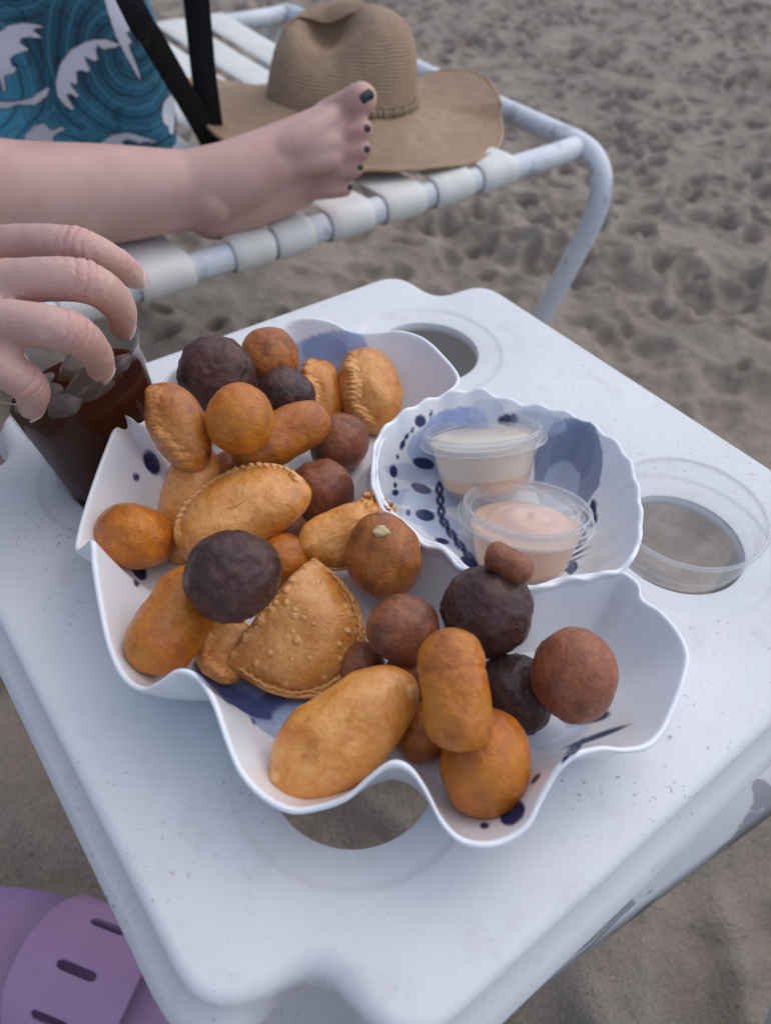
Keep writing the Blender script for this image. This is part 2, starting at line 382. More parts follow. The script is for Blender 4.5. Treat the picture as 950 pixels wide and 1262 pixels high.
def build_table():
    O = table_outline(); n = len(O)
    diag = np.abs(O[:,0])+np.abs(O[:,1]); rb = .006+.010*sstep(.325, .30, np.minimum(diag, 9)*1.0)*0+.006*np.exp(-((np.abs(O[:,0])-np.abs(O[:,1]))/.03)**2)
    rings = []; a = np.linspace(0, np.pi/2, 7)
    for k in a: rings.append((rb*(1-np.sin(k)), -rb*(1-np.cos(k))))
    rings += [(np.full(n, -.0060), np.full(n, -.013)), (np.full(n, -.0100), np.full(n, -.0190)), (np.full(n, -.0102), np.full(n, -.0205)), (np.full(n, -.0085), np.full(n, -.0210)), (np.full(n, -.0070), np.full(n, -.0195)), (np.full(n, .004), np.full(n, -.0075))]
    V = []; ng = np.exp(-((np.abs(O[:,0])-np.abs(O[:,1]))/.034)**4)
    for d, z in rings:
        d = np.where(d < 0, d*(1-ng)+.002*ng, d); Q = inset2(O, d); Q[:,2] = np.where(z < -.010, z*(1+.6*ng), z); V.append(Q)
    bm = bmesh.new(); vs = [[bm.verts.new(T(*p)) for p in Q] for Q in V]
    for f in grid_faces(n, len(vs)):
        L = [vs[i//n][i % n] for i in f]; bm.faces.new(L)
    edges = [bm.edges.get((vs[0][k], vs[0][(k+1) % n])) for k in range(n)]
    m = 96; an = np.linspace(0, 2*np.pi, m, endpoint=False)
    prof = [(RING+.0012, 0), (RING-.0005, -.0002), (RING-.0018, -.0009), (RING-.004, -.0012), (HOLE+.0025, -.0012), (HOLE+.0008, -.0018), (HOLE, -.0040), (HOLE-.0004, -.007), (HOLE+.0004, -.0085)]
    for sx, sy in ((1,1), (1,-1), (-1,1), (-1,-1)):
        rows = [[bm.verts.new(T(sx*HC+r*math.cos(t), sy*HC+r*math.sin(t), z)) for t in an] for r, z in prof]
        for f in grid_faces(m, len(rows)): bm.faces.new([rows[i//m][i % m] for i in f])
        edges += [bm.edges.get((rows[0][k], rows[0][(k+1) % m])) for k in range(m)]
    bmesh.ops.triangle_fill(bm, use_beauty=True, edges=edges)
    bmesh.ops.recalc_face_normals(bm, faces=bm.faces)
    for v in bm.verts: v.co -= TBL.location
    bm_obj('table_top', bm, TABLE, TBL, angle=40)
    # fluted corner legs
    for k in range(4):
        idx = [i for i in range(n)]
        ang = np.arctan2(O[:,1], O[:,0]); tgt = R(45+90*k); da = np.abs((ang-tgt+np.pi) % (2*np.pi)-np.pi); sel = np.where(da < R(17))[0]
        sel = sorted(sel, key=lambda i: ((ang[i]-tgt+np.pi) % (2*np.pi)))
        inn = inset2(O, .0045)[sel][::2]; inn2 = inset2(O, .009)[sel][::2]; L = np.vstack([inn, inn2[::-1]]); nn = len(L); rows = []
        for z, s in ((-.012, 1.0), (-.05, 1.0), (-.2, .992), (-.4, .975), (-.447, .97)):
            Q = L.copy(); Q[:,:2] *= s; Q[:,2] = z; rows.append(np.array([T(*p) for p in Q]))
        V = np.concatenate(rows); Fc = grid_faces(nn, len(rows)); Fc.append(tuple(range(nn))[::-1]); Fc.append(tuple(range((len(rows)-1)*nn, len(rows)*nn)))
        mesh_obj('leg', tl(V), Fc, TABLE, TBL, angle=35)
    # slanting brace under the edge
    a, b = T(-.160, -.1995, -.168), T(.205, -.2375, -.168); d = (b-a)/np.linalg.norm(b-a); up = A(0,0,1); s = np.cross(d, up); V = []
    for k in np.linspace(0, 1, 12):
        for x, y in ((-.042,-.034), (.003,-.034), (.003,.034), (-.042,.034)): V.append(a+(b-a)*k+s*x+up*y)
    Fc = grid_faces(4, 12)+[(3,2,1,0), (44,45,46,47)]
    o = mesh_obj('crossbar', tl(V), Fc, STAIN, TBL, smooth=False); o['label'] = 'white crossbar with dark ragged stains'
build_table()

# ------------------------------------------------------------------ strap loungers
LZ = .368
def build_lounger():
    o = thing('strap_lounger', 'white tube lounger with cream vinyl straps, a bare foot and straw hat on it', 'lounger', (0,0,0), 'strap loungers on the sand')
    Wd, Ln, r = .72, 1.85, .0150
    def tb(name, ctrl, n=60, rad=r): 
        V, f = tube(crom(np.array(ctrl), n, False), rad, 18); return mesh_obj(name, V, f, PAINT, o)
    tb('side_rail', [(.005,0,LZ), (-.4,0,LZ), (-1.0,0,LZ), (-Ln,0,LZ)], 12)
    tb('side_rail', [(.005,Wd,LZ), (-.4,Wd,LZ), (-1.0,Wd,LZ), (-Ln,Wd,LZ)], 12)
    def legframe(x, s):
        f = [(-.075*s,-.015,.0), (-.05*s,-.03,.10), (-.018*s,-.048,.22), (.002*s,-.056,.29), (.012*s,-.050,.335), (.017*s,-.026,.361), (.018*s,.01,LZ+.002), (.018*s,.08,LZ+.002)]
        b = [(a, Wd-y, z) for a, y, z in f[::-1]]
        tb('leg_frame', [(x+a, y, z) for a, y, z in f]+[(x+.018*s, Wd/2, LZ+.002)]+[(x+a, y, z) for a, y, z in b], 130)
    legframe(0, 1); legframe(-Ln, -1)
    # straps: under the near rail, round it, across, round the far rail
    t0 = [.145, .219, .294, .370, .445, .496, .594]; t = t0+[.672+.078*k for k in range(15)]
    R2 = r+.0022
    for x in t:
        if x > Ln-.04: break
        path = []
        for a in np.linspace(-math.pi*.55, math.pi/2, 9): path.append((-R2*math.cos(a), LZ+R2*math.sin(a)))
        for k in np.linspace(0, 1, 13)[1:-1]: path.append((k*Wd, LZ+R2-.012*math.sin(math.pi*k)))
        for a in np.linspace(math.pi/2, -math.pi*.55, 9): path.append((Wd+R2*math.cos(a), LZ+R2*math.sin(a)))
        wd = .029 if x not in (.445, .496) else .0235; V = []
        path = np.array(path); tg = np.gradient(path, axis=0); tg /= np.linalg.norm(tg, axis=1)[:,None]; nr = np.stack([-tg[:,1], tg[:,0]], 1)
        cs = [(-wd,0), (-wd*.93,.0014), (-wd*.5,.0019), (0,.0021), (wd*.5,.0019), (wd*.93,.0014), (wd,0), (wd*.5,-.0009), (-wd*.5,-.0009)]
        for (py, pz), nv in zip(path, nr):
            for a, h in cs: V.append((-x+a, py+nv[0]*h, pz+nv[1]*h))
        Fc = grid_faces(len(cs), len(path)); Fc.append(tuple(range(len(cs)))[::-1]); Fc.append(tuple(range((len(path)-1)*len(cs), len(path)*len(cs))))
        mesh_obj('strap', V, Fc, STRAP, o, angle=50)
    return o
LD = A(.766, .643, 0); LP = A(-.643, .766, 0)
LOUNGER = build_lounger()
lc = A(.222, 1.072, 0)
LOUNGER.location = lc; LOUNGER.rotation_euler = (0, 0, math.atan2(LD[1], LD[0]))
def copy_tree(src, label):
    c = src.copy(); COL.objects.link(c); c['label'] = label
    for ch in list(src.children):
        k = ch.copy(); COL.objects.link(k); k.parent = c
    return c
L2 = copy_tree(LOUNGER, 'empty white strap lounger on the sand beside the stained table crossbar')
L2.location = (.287, .070, 0); L2.rotation_euler = (0, 0, math.atan2(LD[1], LD[0])+math.pi-.1)

# ------------------------------------------------------------------ ruffled platter with dip bowl
TZ = .45
rim = [  # photo px, px, height above the table (cm), wall run (cm)
 (203,475,4.2,3),(225,452,4.5,3),(262,440,4.2,3),(305,428,4.6,3),(344,412,4.6,3),(360,398,5.0,3),(383,394,5.2,3),(411,400,5.0,3),(435,412,4.6,3),(467,412,4.7,3),(490,410,5.0,3),(518,418,5.0,3),(542,439,4.7,2.8),(562,468,4.4,2.4),
 (540,489,4.3,1.6),(510,503,4.4,1.5),(484,522,4.4,1.5),(466,546,4.3,1.5),(460,574,4.2,1.5),(463,602,4.1,1.5),(477,630,4.1,1.5),(500,650,4.1,1.5),(519,668,4.0,1.5),(540,674,4.1,1.5),(557,687,4.1,1.5),(575,704,4.1,1.5),(612,720,4.1,1.5),(655,727,4.1,1.5),(690,717,4.1,1.5),(732,711,4.1,1.7),(762,707,4.1,2),
 (784,722,4.1,2.6),(788,741,4.1,3),(811,756,4.2,3.2),(833,782,4.2,3.4),(843,809,4.2,3.4),(837,839,4.1,3.4),(826,869,3.9,3.4),(811,900,3.8,3.2),(792,917,3.9,3.0),(765,921,4.2,2.6),(740,919,4.7,2.4),(708,926,4.9,2.4),(689,940,4.7,2.6),(678,955,4.4,2.8),(663,983,4.0,3.1),(648,1013,3.7,3.2),(625,1030,3.5,3.2),(598,1037,3.5,3.2),(568,1031,3.6,3.1),(545,1008,4.1,3.0),(528,975,4.8,2.7),(511,949,5.3,2.5),(494,937,5.5,2.4),(477,939,5.4,2.4),(452,958,4.9,2.6),(427,979,4.3,2.9),(393,991,3.8,3.1),(359,994,3.7,3.2),(326,977,3.8,3.2),(300,948,4.1,3.1),(284,911,4.5,2.9),(268,865,5.0,2.7),(252,837,5.4,2.5),(236,826,5.6,2.4),(219,825,5.5,2.4),(200,838,5.0,2.6),(178,846,4.4,3.0),(155,830,4.1,3.2),(138,792,4.1,3.2),(127,740,4.6,3.0),(120,694,5.3,2.7),(118,667,5.7,2.5),(110,672,5.0,2.7),(99,676,4.3,3.0),(104,646,4.0,3.2),(118,600,4.0,3.2),(134,556,4.5,3.0),(150,518,5.2,2.7),(161,515,5.4,2.6),(175,524,5.0,2.6),(190,510,4.5,2.8)]
dip = [(463,574,4.5,1.6),(464,602,4.4,1.6),(478,629,4.3,1.6),(502,648,4.3,1.6),(519,666,4.2,1.6),(540,672,4.3,1.6),(558,685,4.3,1.6),(575,701,4.2,1.6),(612,717,4.3,1.6),(655,723,4.3,1.6),(690,713,4.3,1.6),(732,707,4.3,1.7),(760,700,4.3,1.9),(778,682,4.4,2.2),(786,650,4.4,2.5),(784,611,4.5,2.6),(777,581,4.6,2.7),(766,558,4.7,2.7),(743,536,4.8,2.7),(713,518,4.7,2.7),(682,506,4.9,2.6),(652,501,4.7,2.6),(622,494,4.9,2.5),(592,483,5.1,2.4),(565,485,5.0,2.3),(538,492,4.8,2.1),(508,505,4.9,1.9),(482,524,4.7,1.8),(466,547,4.6,1.7)]
def shell(ctrl, nseg, floor_z, thick=.0027, nring=40, floor_smooth=40, scallop=0):
    C = np.array([[*PX(x, y, TZ+h/100)[:2], h/100, d/100] for x, y, h, d in ctrl])
    L = resample(crom(C, 3000), nseg)
    for _ in range(3): L = (np.roll(L,1,0)+2*L+np.roll(L,-1,0))/4
    xy = L[:,:2]; h = L[:,2]; d = L[:,3]
    if scallop: h = h+.0011*np.sin(np.arange(nseg)/nseg*2*np.pi*scallop)
    sm = xy.copy()
    for _ in range(int(nseg*.05)**2//2+20): sm = (np.roll(sm,1,0)+2*sm+np.roll(sm,-1,0))/4
    t = np.roll(sm,-1,0)-np.roll(sm,1,0); nr = np.stack([-t[:,1], t[:,0]], 1); nr /= np.linalg.norm(nr, axis=1)[:,None]
    area = .5*np.sum(xy[:,0]*np.roll(xy[:,1],-1)-np.roll(xy[:,0],-1)*xy[:,1])
    if area < 0: nr = -nr
    fl = xy+nr*d[:,None]
    for _ in range(int(floor_smooth*(nseg/400)**2)): fl = (np.roll(fl,1,0)+2*fl+np.roll(fl,-1,0))/4
    # profile
    tt = np.linspace(0, 1, nring); rings = []
    for q in tt: rings.append((1-q, q**1.75, 0))
    lip = []
    for a in np.linspace(0, np.pi, 7)[1:-1]: lip.append(a)
    P = []
    H = h-floor_z
    for s, zf, _ in rings:
        p = xy+(fl-xy)*s; P.append(np.c_[p, floor_z+H*zf])
    # outward direction for the outer skin
    out = (xy-fl); ol = np.linalg.norm(out, axis=1)[:,None]; out = out/ol; slope = (1.75*H/ol[:,0])
    def normal(q):   # pointing out/down from the inner surface
        g = slope*q**.75; L2 = np.sqrt(1+g*g); return out*(g/L2)[:,None], -1/L2
    no, nz = normal(1.0); top = P[-1].copy(); ctr = top.copy(); ctr[:,:2] += no*thick/2; ctr[:,2] += nz*thick/2
    g = slope; tg = out*(1/np.sqrt(1+g*g))[:,None]; tz = g/np.sqrt(1+g*g)
    for a in lip:
        q = ctr.copy(); q[:,:2] += (-no*math.cos(a)+tg*math.sin(a))*thick/2; q[:,2] += (-nz*math.cos(a)+tz*math.sin(a))*thick/2; P.append(q)
    for q in np.linspace(1, 0, nring//2):
        o, z = normal(max(q, .001)); b = np.c_[xy+(fl-xy)*(1-q), floor_z+H*q**1.75]; b[:,:2] += o*thick; b[:,2] += z*thick; P.append(b)
    return P, xy, fl
def build_shell(name, ctrl, nseg, floor_z, parent, floor_smooth=40, convex=False):
    P, xy, fl = shell(ctrl, nseg, floor_z, floor_smooth=floor_smooth, scallop=26 if convex else 0)
    n = nseg; bm = bmesh.new(); off = A(*parent.location)
    rows = [[bm.verts.new((p[0]-off[0], p[1]-off[1], TZ+p[2]-off[2])) for p in Q] for Q in P]
    for f in grid_faces(n, len(rows)): bm.faces.new([rows[i//n][i % n] for i in f])
    if convex:
        c_ = np.mean(P[0], axis=0); prev = rows[0]; NR = 60
        for q in range(1, NR):
            cur = [bm.verts.new((p[0]-off[0], p[1]-off[1], TZ+p[2]-off[2])) for p in P[0]+(c_-P[0])*(q/NR)]
            for k in range(n): bm.faces.new([prev[k], cur[k], cur[(k+1) % n], prev[(k+1) % n]])
            prev = cur
        bm.faces.new(prev)
    for r_ in ((rows[-1],) if convex else (rows[0], rows[-1])):
        e = [bm.edges.get((r_[k], r_[(k+1) % n])) for k in range(n)]
        g = bmesh.ops.triangle_fill(bm, use_beauty=True, edges=e)
    inner_floor = [f for f in bm.faces if len(f.verts) == 3]
    # refine the floor so that the print has vertices to sit on
    for _ in range(6):
        ed = {e for f in bm.faces if len(f.verts) == 3 for e in f.edges if e.calc_length() > .0022 and all(len(x.verts) == 3 for x in e.link_faces) and f.calc_center_median().z > TZ+floor_z-off[2]-.001}
        if not ed: break
        bmesh.ops.subdivide_edges(bm, edges=list(ed), cuts=1, use_grid_fill=False); bmesh.ops.triangulate(bm, faces=[f for f in bm.faces if len(f.verts) > 4])
    bmesh.ops.recalc_face_normals(bm, faces=bm.faces)
    return bm_obj(name, bm, CERAMIC, parent)
c0 = PX(470, 720, TZ+.001)
PLAT = thing('serving_platter', 'white ruffled platter with blue painted petals, full of fried snacks on the table', 'platter', (c0[0], c0[1], TZ))
TRAY = build_shell('tray', rim, 1200, .0065, PLAT)
DIP = build_shell('dip_bowl', dip, 760, .012, PLAT, 60, True)
NAVY, MIDB, PALE = A(.020,.030,.115), A(.20,.29,.52), A(.50,.58,.74)
WHITE = A(.84,.855,.88)
def paint(o, marks, extra=None):
    me = o.data; n = len(me.vertices); v = np.empty(n*3); me.vertices.foreach_get('co', v); v = v.reshape(-1,3)+A(*PLAT.location)
    q = PJ(v); col = np.tile(WHITE, (n, 1)); inner = v[:,2] > TZ+.004
    nse = .45*fbm(v*170, 2, 77)
    for m in marks:
        x, y, a, b, ang, c, wob, al = m
        dx = q[:,0]-x; dy = q[:,1]-y; ca, sa = math.cos(R(ang)), math.sin(R(ang)); u = (dx*ca+dy*sa)/a; w_ = (-dx*sa+dy*ca)/b
        e = np.sqrt(u*u+w_*w_)+nse*wob; k = np.clip((1-e)*min(a, b)/1.5+.5, 0, 1)*al*inner
        col = col*(1-k[:,None])+np.asarray(c)*k[:,None]
    if extra is not None: col = extra(v, q, col, nse)
    color_attr(me, col)
tm = []
for x, y, a, b, g in ((187,570,9,16,-25),(168,588,4,5,0),(171,702,8,15,-30),(168,719,3,5,-30),(302,856,9,6,20),(312,886,3,8,-15),(632,1003,18,12,-45),(597,1018,6,4,0),(715,886,38,9,-10),(672,888,22,11,-35),(660,960,9,3,-50),(620,1000,6,4,0)): tm.append((x,y,a,b,g,NAVY,.10,1))
tm += [(395,440,60,28,-20,MIDB*1.25,.1,.75),(400,430,28,18,0,MIDB,.1,.6),(330,865,60,26,20,PALE*.8,.15,.8),(340,890,40,18,30,MIDB,.15,.7),(735,908,42,3.4,-20,NAVY,.0,1),(700,930,14,3.2,-55,NAVY,.0,1),(712,921,14,3.2,-55,NAVY,.0,1),(690,905,40,16,-25,PALE,.15,.7),(560,925,55,14,20,NAVY,.12,1),(285,850,60,16,35,NAVY*1.5,.1,.9),(410,845,60,20,10,NAVY,.2,.9)]
def tray_extra(v, q, col, nse):
    # ring of painted ovals set into the ruffled wall, evenly spaced
    return col
paint(TRAY, tm, tray_extra)
dm = [(562,528,40,26,-15,MIDB*1.35,.10,.85),(530,548,30,22,-30,MIDB*1.5,.10,.6),(700,575,42,62,12,A(.20,.25,.38),.10,.92),(705,560,26,40,15,A(.13,.17,.30),.12,.5),(690,600,22,34,20,PALE*.9,.25,.7),(520,585,46,12,10,PALE,.1,.8),(522,615,46,12,5,PALE,.1,.8),(530,640,40,11,15,PALE,.1,.8),(560,665,46,10,25,PALE,.1,.8),(660,520,40,14,10,PALE,.15,.6),(600,508,22,16,0,PALE*1.1,.1,.6)]
for x, y, a, b, g in ((518,519,7,8,0),(531,510,2,4,20),(508,530,1.8,4,30),(501,538,2.2,5,25),(496,548,3,7,20),(485,581,5,8,-10),(487,598,2.4,3.5,0),(487,607,4,4,0),(490,563,2,3,0),(503,632,3,4,0),(540,537,8,4,25),(567,531,12,5,-15),(626,517,13,7,-5),(522,571,14,7,15),(519,602,13,6,20),(524,635,12,7,15),(545,667,9,3.5,15),(575,690,8,4,20),(726,637,10,13,0),(714,655,8,6,30),(731,625,4,10,0),(712,672,14,3.5,-35),(700,688,26,1.8,-28),(690,697,30,1.8,-22),(705,700,6,9,30),(670,708,40,3,-12),(598,700,30,6,15),(610,640,40,14,40)): dm.append((x,y,a,b,g,NAVY,.10,1))
for k in np.linspace(0, 1, 40):
    bx, by = 541+8*k+52*max(0,k-.4)**1.2*1.5, 596+105*k
    for s in (-1, 1): dm.append((bx+s*3.4*math.sin(k*24), by, 2.0, 3.0, 25, NAVY, 0, .95))
paint(DIP, dm)

# ------------------------------------------------------------------ fried snacks
deps = bpy.context.evaluated_depsgraph_get()
def world_bvh(o):
    me = o.data; off = A(*PLAT.location); V = [Vector(np.array(v.co)+off) for v in me.vertices]; return BVHTree.FromPolygons(V, [list(p.vertices) for p in me.polygons])
TRAYB, DIPB = world_bvh(TRAY), world_bvh(DIP)
PLACED = []          # (centre, radius) of settled spheres
def settle(spheres, s0=.28, tol=.0022, wtol=.0030, extra=0.0):
    """slide an item away from the lens along its own line of sight until it rests on the platter or on other snacks;
       spheres: (px, py, depth offset px, radius px)"""
    s = s0
    S = np.array(spheres, float); dirs = np.stack([(S[:,0]-CX)/F, (S[:,1]-CY)/F, np.ones(len(S))], 1)
    Pc = np.array([p for p, r in PLACED]) if PLACED else np.zeros((0,3)); Pr = np.array([r for p, r in PLACED])
    while s < .60:
        c = CAM+(dirs*s+np.stack([0*S[:,0], 0*S[:,0], S[:,2]*s/F], 1)) @ WM.T; r = S[:,3]*s/F
        hit = False
        for p, rr in zip(c, r):
            if len(Pc) and np.any(np.linalg.norm(Pc-p, axis=1) < Pr+rr-tol): hit = True; break
            for B in (TRAYB, DIPB):
                loc, nor, idx, dist = B.find_nearest(Vector(p), rr+.004)
                if loc is not None and dist < rr-wtol: hit = True; break
            if hit or p[2]-rr < TZ+.005: hit = True; break
        if hit: break
        s += .0004
    for p, rr in zip(c, r): PLACED.append((p, rr))
    return s+extra
_ico = {}
def ico(sub):
    if sub not in _ico:
        bm = bmesh.new(); bmesh.ops.create_icosphere(bm, subdivisions=sub, radius=1)
        bm.verts.ensure_lookup_table(); _ico[sub] = (np.array([v.co[:] for v in bm.verts]), [[v.index for v in f.verts] for f in bm.faces]); bm.free()
    return _ico[sub]
def char_attr(me, vals):
    at = me.attributes.new('char', 'FLOAT', 'POINT'); at.data.foreach_set('value', np.asarray(vals, np.float32))
def finish(name, V, Fc, s, px, py, mat, label, group, char=None, cat='fried snack', blis=None):
    """V in pixel units around the item's centre, camera axes -> object in metres at the settled distance"""
    W_ = (V*(s/F)) @ WM.T; ctr = CAM+WM @ (A((px-CX)/F, (py-CY)/F, 1)*s)
    o = mesh_obj(name, W_, Fc, mat); o.location = ctr; tag(o, label, cat, group)
    if char is not None: char_attr(o.data, char)
    if blis is not None: o.data.attributes.new('blister', 'FLOAT', 'POINT').data.foreach_set('value', np.asarray(blis, np.float32))
    return o
def rough_ball(V, seed, a1=.05, a2=.012, f1=1.3, f2=7):
    k = 1+a1*fbm(V*f1+seed*3.7, 2, seed)+a2*fbm(V*f2+seed, 3, seed+5); return V*k[:,None]
def ball(px, py, r, mat, label, seed, ry=None, ang=0, sub=5, name='fried_ball', group='fried dough balls', rough=1.0, crack=False):
    V, Fc = ico(sub); dk = 1.9 if mat is DARK else 1.0; V = rough_ball(V, seed, .062*rough, .013*rough*dk); V = V*(1-.010*np.clip(fbm(V*11+seed, 2, seed+70), 0, 1)*dk)[:,None]
    ch = np.clip(fbm(V*1.5+seed, 3, seed+50)*1.25-.22, 0, .85)*(.45 if mat is ORANGE else .8)
    if crack:
        d = np.abs(fbm(V*1.9+seed, 2, seed+9)); k = sstep(.07, 0, d)*sstep(.1, .5, fbm(V*1.2, 1, seed+3)+.3); V = V*(1-.035*k)[:,None]; ch = np.clip(ch+k*.5, 0, 1)
    ry = ry or r; rz = (r+ry)/2*.97; V = V*A(r, ry, rz); a = R(ang); c, s_ = math.cos(a), math.sin(a)
    V = V @ np.array([[c, s_, 0], [-s_, c, 0], [0, 0, 1]])
    s = settle([(px, py, 0, min(r, ry))])
    return finish(name, V, Fc, s, px, py, mat, label, group, ch)
def croquette(px, py, L, r, ang, mat, label, seed, tilt=0, bend=0, dent=0, taper=0, p=4.2, wtol=.0012):
    L = (L-2*r)*math.sqrt(1+tilt*tilt)+2*r
    nx, nt_ = 90, 84; t = np.linspace(-1, 1, nx); t = np.sin(t*np.pi/2); t[0], t[-1] = -.9999, .9999; th = np.linspace(0, 2*np.pi, nt_, endpoint=False)
    Tg, Hg = np.repeat(t, nt_), np.tile(th, nx); rad = r*(1-np.abs(Tg)**p)**.5*(1+taper*Tg-dent*np.exp(-((Tg+.3)/.06)**2))
    U = np.stack([Tg*L/2, rad*np.cos(Hg)+bend*r*(Tg*Tg), rad*np.sin(Hg)], 1)
    cen = np.stack([Tg*(L/2-r)*.9, 0*Tg, 0*Tg], 1); dv = U-cen; dv /= np.linalg.norm(dv, axis=1)[:,None]
    nn = fbm(U/r*1.0+seed*2.1, 2, seed); nf = fbm(U/r*6+seed, 3, seed+4); U = U+dv*(r*(.07*nn+.012*nf))[:,None]
    Fc = grid_faces(nt_, nx); Fc.append(tuple(range(nt_))[::-1]); Fc.append(tuple(range((nx-1)*nt_, nx*nt_)))
    a = R(ang); X = A(math.cos(a), math.sin(a), tilt); X /= np.linalg.norm(X); Z = A(0,0,-1); Z = Z-X*(Z@X); Z /= np.linalg.norm(Z); Y = np.cross(Z, X)
    Wv = U[:,:1]*X+U[:,1:2]*Y+U[:,2:]*Z; h = L/2-r*.9
    sp = [(px+X[0]*k, py+X[1]*k, X[2]*k, r*.97) for k in np.linspace(-h, h, 5)]
    s = settle(sp, wtol=wtol); ch = np.clip(fbm(U/r*1.1+seed, 4, seed+50)*1.1-.3+.35*sstep(.75, 1, np.abs(Tg)), 0, .8)*.55
    return finish('croquette', Wv, Fc, s, px, py, mat, label, 'fried croquettes', ch)
def pastry(px, py, L, Wd, T_, ang, mat, label, seed, normal=(0,0,-1), fold=.35, blister=0, crimp=0, seam=None, pw=1.1, nth=260, nr=60, char=.25, extra=0.0, torn=False, flat=2.2, nub=0, shear=0):
    """plump half-moon turnover; crimp = bead radius (px) of the pinched bow edge, seam = bead radius of a seam along its middle"""
    th = np.linspace(0, 2*np.pi, nth, endpoint=False); cx, sn = np.cos(th), np.sin(th)
    up = np.where(sn >= 0, Wd*(1-fold), Wd*fold); ox = L/2*cx; oy = up*np.sign(sn)*np.abs(sn)**pw
    cr = sstep(-.05, .35, sn) if crimp else 0*sn
    rho = np.r_[np.linspace(0, .8, nr//2), np.linspace(.8, 1, nr-nr//2+1)[1:]]
    top = []; edge = []
    for sgn in (1, -1):
        for q in (rho if sgn == 1 else rho[:-1][::-1]):
            full = np.clip(1-q**flat, 0, 1)**.5; lip = np.clip(1-(q/.90)**flat, 0, 1)**.55 if q < .9 else 0.0
            hz = T_*((1-cr)*full+cr*lip)+cr*(.30*crimp if crimp else 0)*np.clip((1-q)/.02, 0, 1)
            top.append(np.stack([ox*q, oy*q, sgn*hz*(1 if sgn == 1 else .85)], 1)); edge.append(np.full(nth, q))
    V = np.concatenate(top); V[:,0] += shear*V[:,1]; ox = ox+shear*oy; E_ = np.concatenate(edge); Fc = grid_faces(nth, len(top)); side = np.sign(V[:,2]+1e-9)
    V[:,2] += T_*.13*fbm(V/L*2.6+seed*1.7, 2, seed)*(1-E_**3)*side; V[:,:2] += (L*.022*np.stack([fbm(V/L*3.5+9, 2, seed+1), fbm(V/L*3.5+3, 2, seed+2)], 1))
    V[:,2] += T_*.012*fbm(V/L*18, 3, seed+3)*side
    ch = np.clip(fbm(V/L*5+seed, 3, seed+60)*1.3-.85, 0, 1)*char*2
    r2 = np.random.default_rng(seed); beads = []
    def at(a, q): return np.interp(a % (2*np.pi), th, ox, period=2*np.pi)*q, np.interp(a % (2*np.pi), th, oy, period=2*np.pi)*q
    if crimp:
        a = .12
        while a < np.pi-.08:
            x_, y_ = at(a, .935+r2.uniform(-.012, .012)); beads.append((x_, y_, crimp*r2.uniform(.85, 1.2), .85)); ch += .35*char*np.exp(-((V[:,0]-x_)**2+(V[:,1]-y_)**2)/(crimp*1.2)**2)*(r2.random() < .35)
            x2, y2 = at(a+.03, .99); d = math.hypot(*(np.array(at(a+.02, .935))-np.array(at(a, .935))))/.02; a += crimp*1.28/max(d, 20)
    if seam:
        so = .10 if seed % 2 else .16; k = -.46
        while k < .46:
            x_ = k*L; y_ = Wd*(so-.06+.10*math.cos(k*3.0)+.06*math.sin(k*11+seed))+r2.uniform(-2, 2); beads.append((x_, y_+r2.uniform(-1.5, 1.5), seam*r2.uniform(.75, 1.25), .62, 2.3)); k += seam*1.05/L
        ys = Wd*(so-.06+.10*np.cos(V[:,0]/L*3.0)+.06*np.sin(V[:,0]/L*11+seed)); rid = np.exp(-((V[:,1]-ys)/(seam*1.3))**2)*(side > 0); V[:,2] += rid*seam*.35; ch = np.clip(ch+char*.7*rid*(fbm(V/L*7, 2, seed+8) > .25), 0, 1)
    if nub: beads += [(L*.475, 0, nub, .8), (-L*.47, Wd*.04, nub*.9, .6)]
    for _ in range(blister):
        q = math.sqrt(r2.random()) if r2.random() < .5 else r2.uniform(.86, .99); x_, y_ = at(r2.random()*2*np.pi, q); beads.append((x_, y_, (2.0+4.0*r2.random()**2.0)*(1 if q < .86 else .85), .48))
    bls = np.zeros(len(V))
    for x_, y_, rr, hh, *el in beads:
        d2 = (V[:,0]-x_+(.35*(V[:,1]-y_) if el else 0))**2+((V[:,1]-y_)/(el[0] if el else 1))**2; k = (d2 < rr*rr) & (side > 0); V[k,2] += np.sqrt(1-d2[k]/rr**2)*rr*hh; bls[k] = np.maximum(bls[k], (.2 if el else .55)*(1-d2[k]/rr**2))
    if torn:
        k = sstep(.22, .46, V[:,0]/L+.06*fbm(V/L*9, 2, 3)); V[:,2] += k*T_*.5*fbm(V/L*12, 3, seed+12); V[:,1] += k*T_*.45*fbm(V/L*10, 3, seed+13); V[:,0] += k*T_*.4*fbm(V/L*13, 3, seed+14); ch = np.clip(ch+k*.45*(fbm(V/L*12, 2, 5) > 0), 0, 1)
    Z = A(*normal); Z /= np.linalg.norm(Z); a = R(ang); X = A(math.cos(a), math.sin(a), 0); X = X-Z*(X@Z); X /= np.linalg.norm(X); Y = np.cross(Z, X)
    if Y @ A(-math.sin(a), math.cos(a), 0) < 0: Y = -Y
    Wv = V[:,:1]*X+V[:,1:2]*Y+V[:,2:]*Z
    sp = []; rr = T_*.80; cy_ = Wd*(1-2*fold)/2*.7
    for k in (-.28, -.12, .0, .12, .28):
        for j in ((0,) if Wd < 2.6*T_ else (-.16, .16)):
            c = X*(k*L)+Y*(cy_+j*Wd); sp.append((px+c[0], py+c[1], c[2], rr*(1-abs(k)*.9)))
    s = settle(sp)+extra
    if np.linalg.det(np.stack([X, Y, Z])) > 0: Fc = [f[::-1] for f in Fc]
    return finish('pastry_turnover', Wv, Fc, s, px, py, mat, label, 'fried turnovers', np.clip(ch, 0, 1), blis=bls)

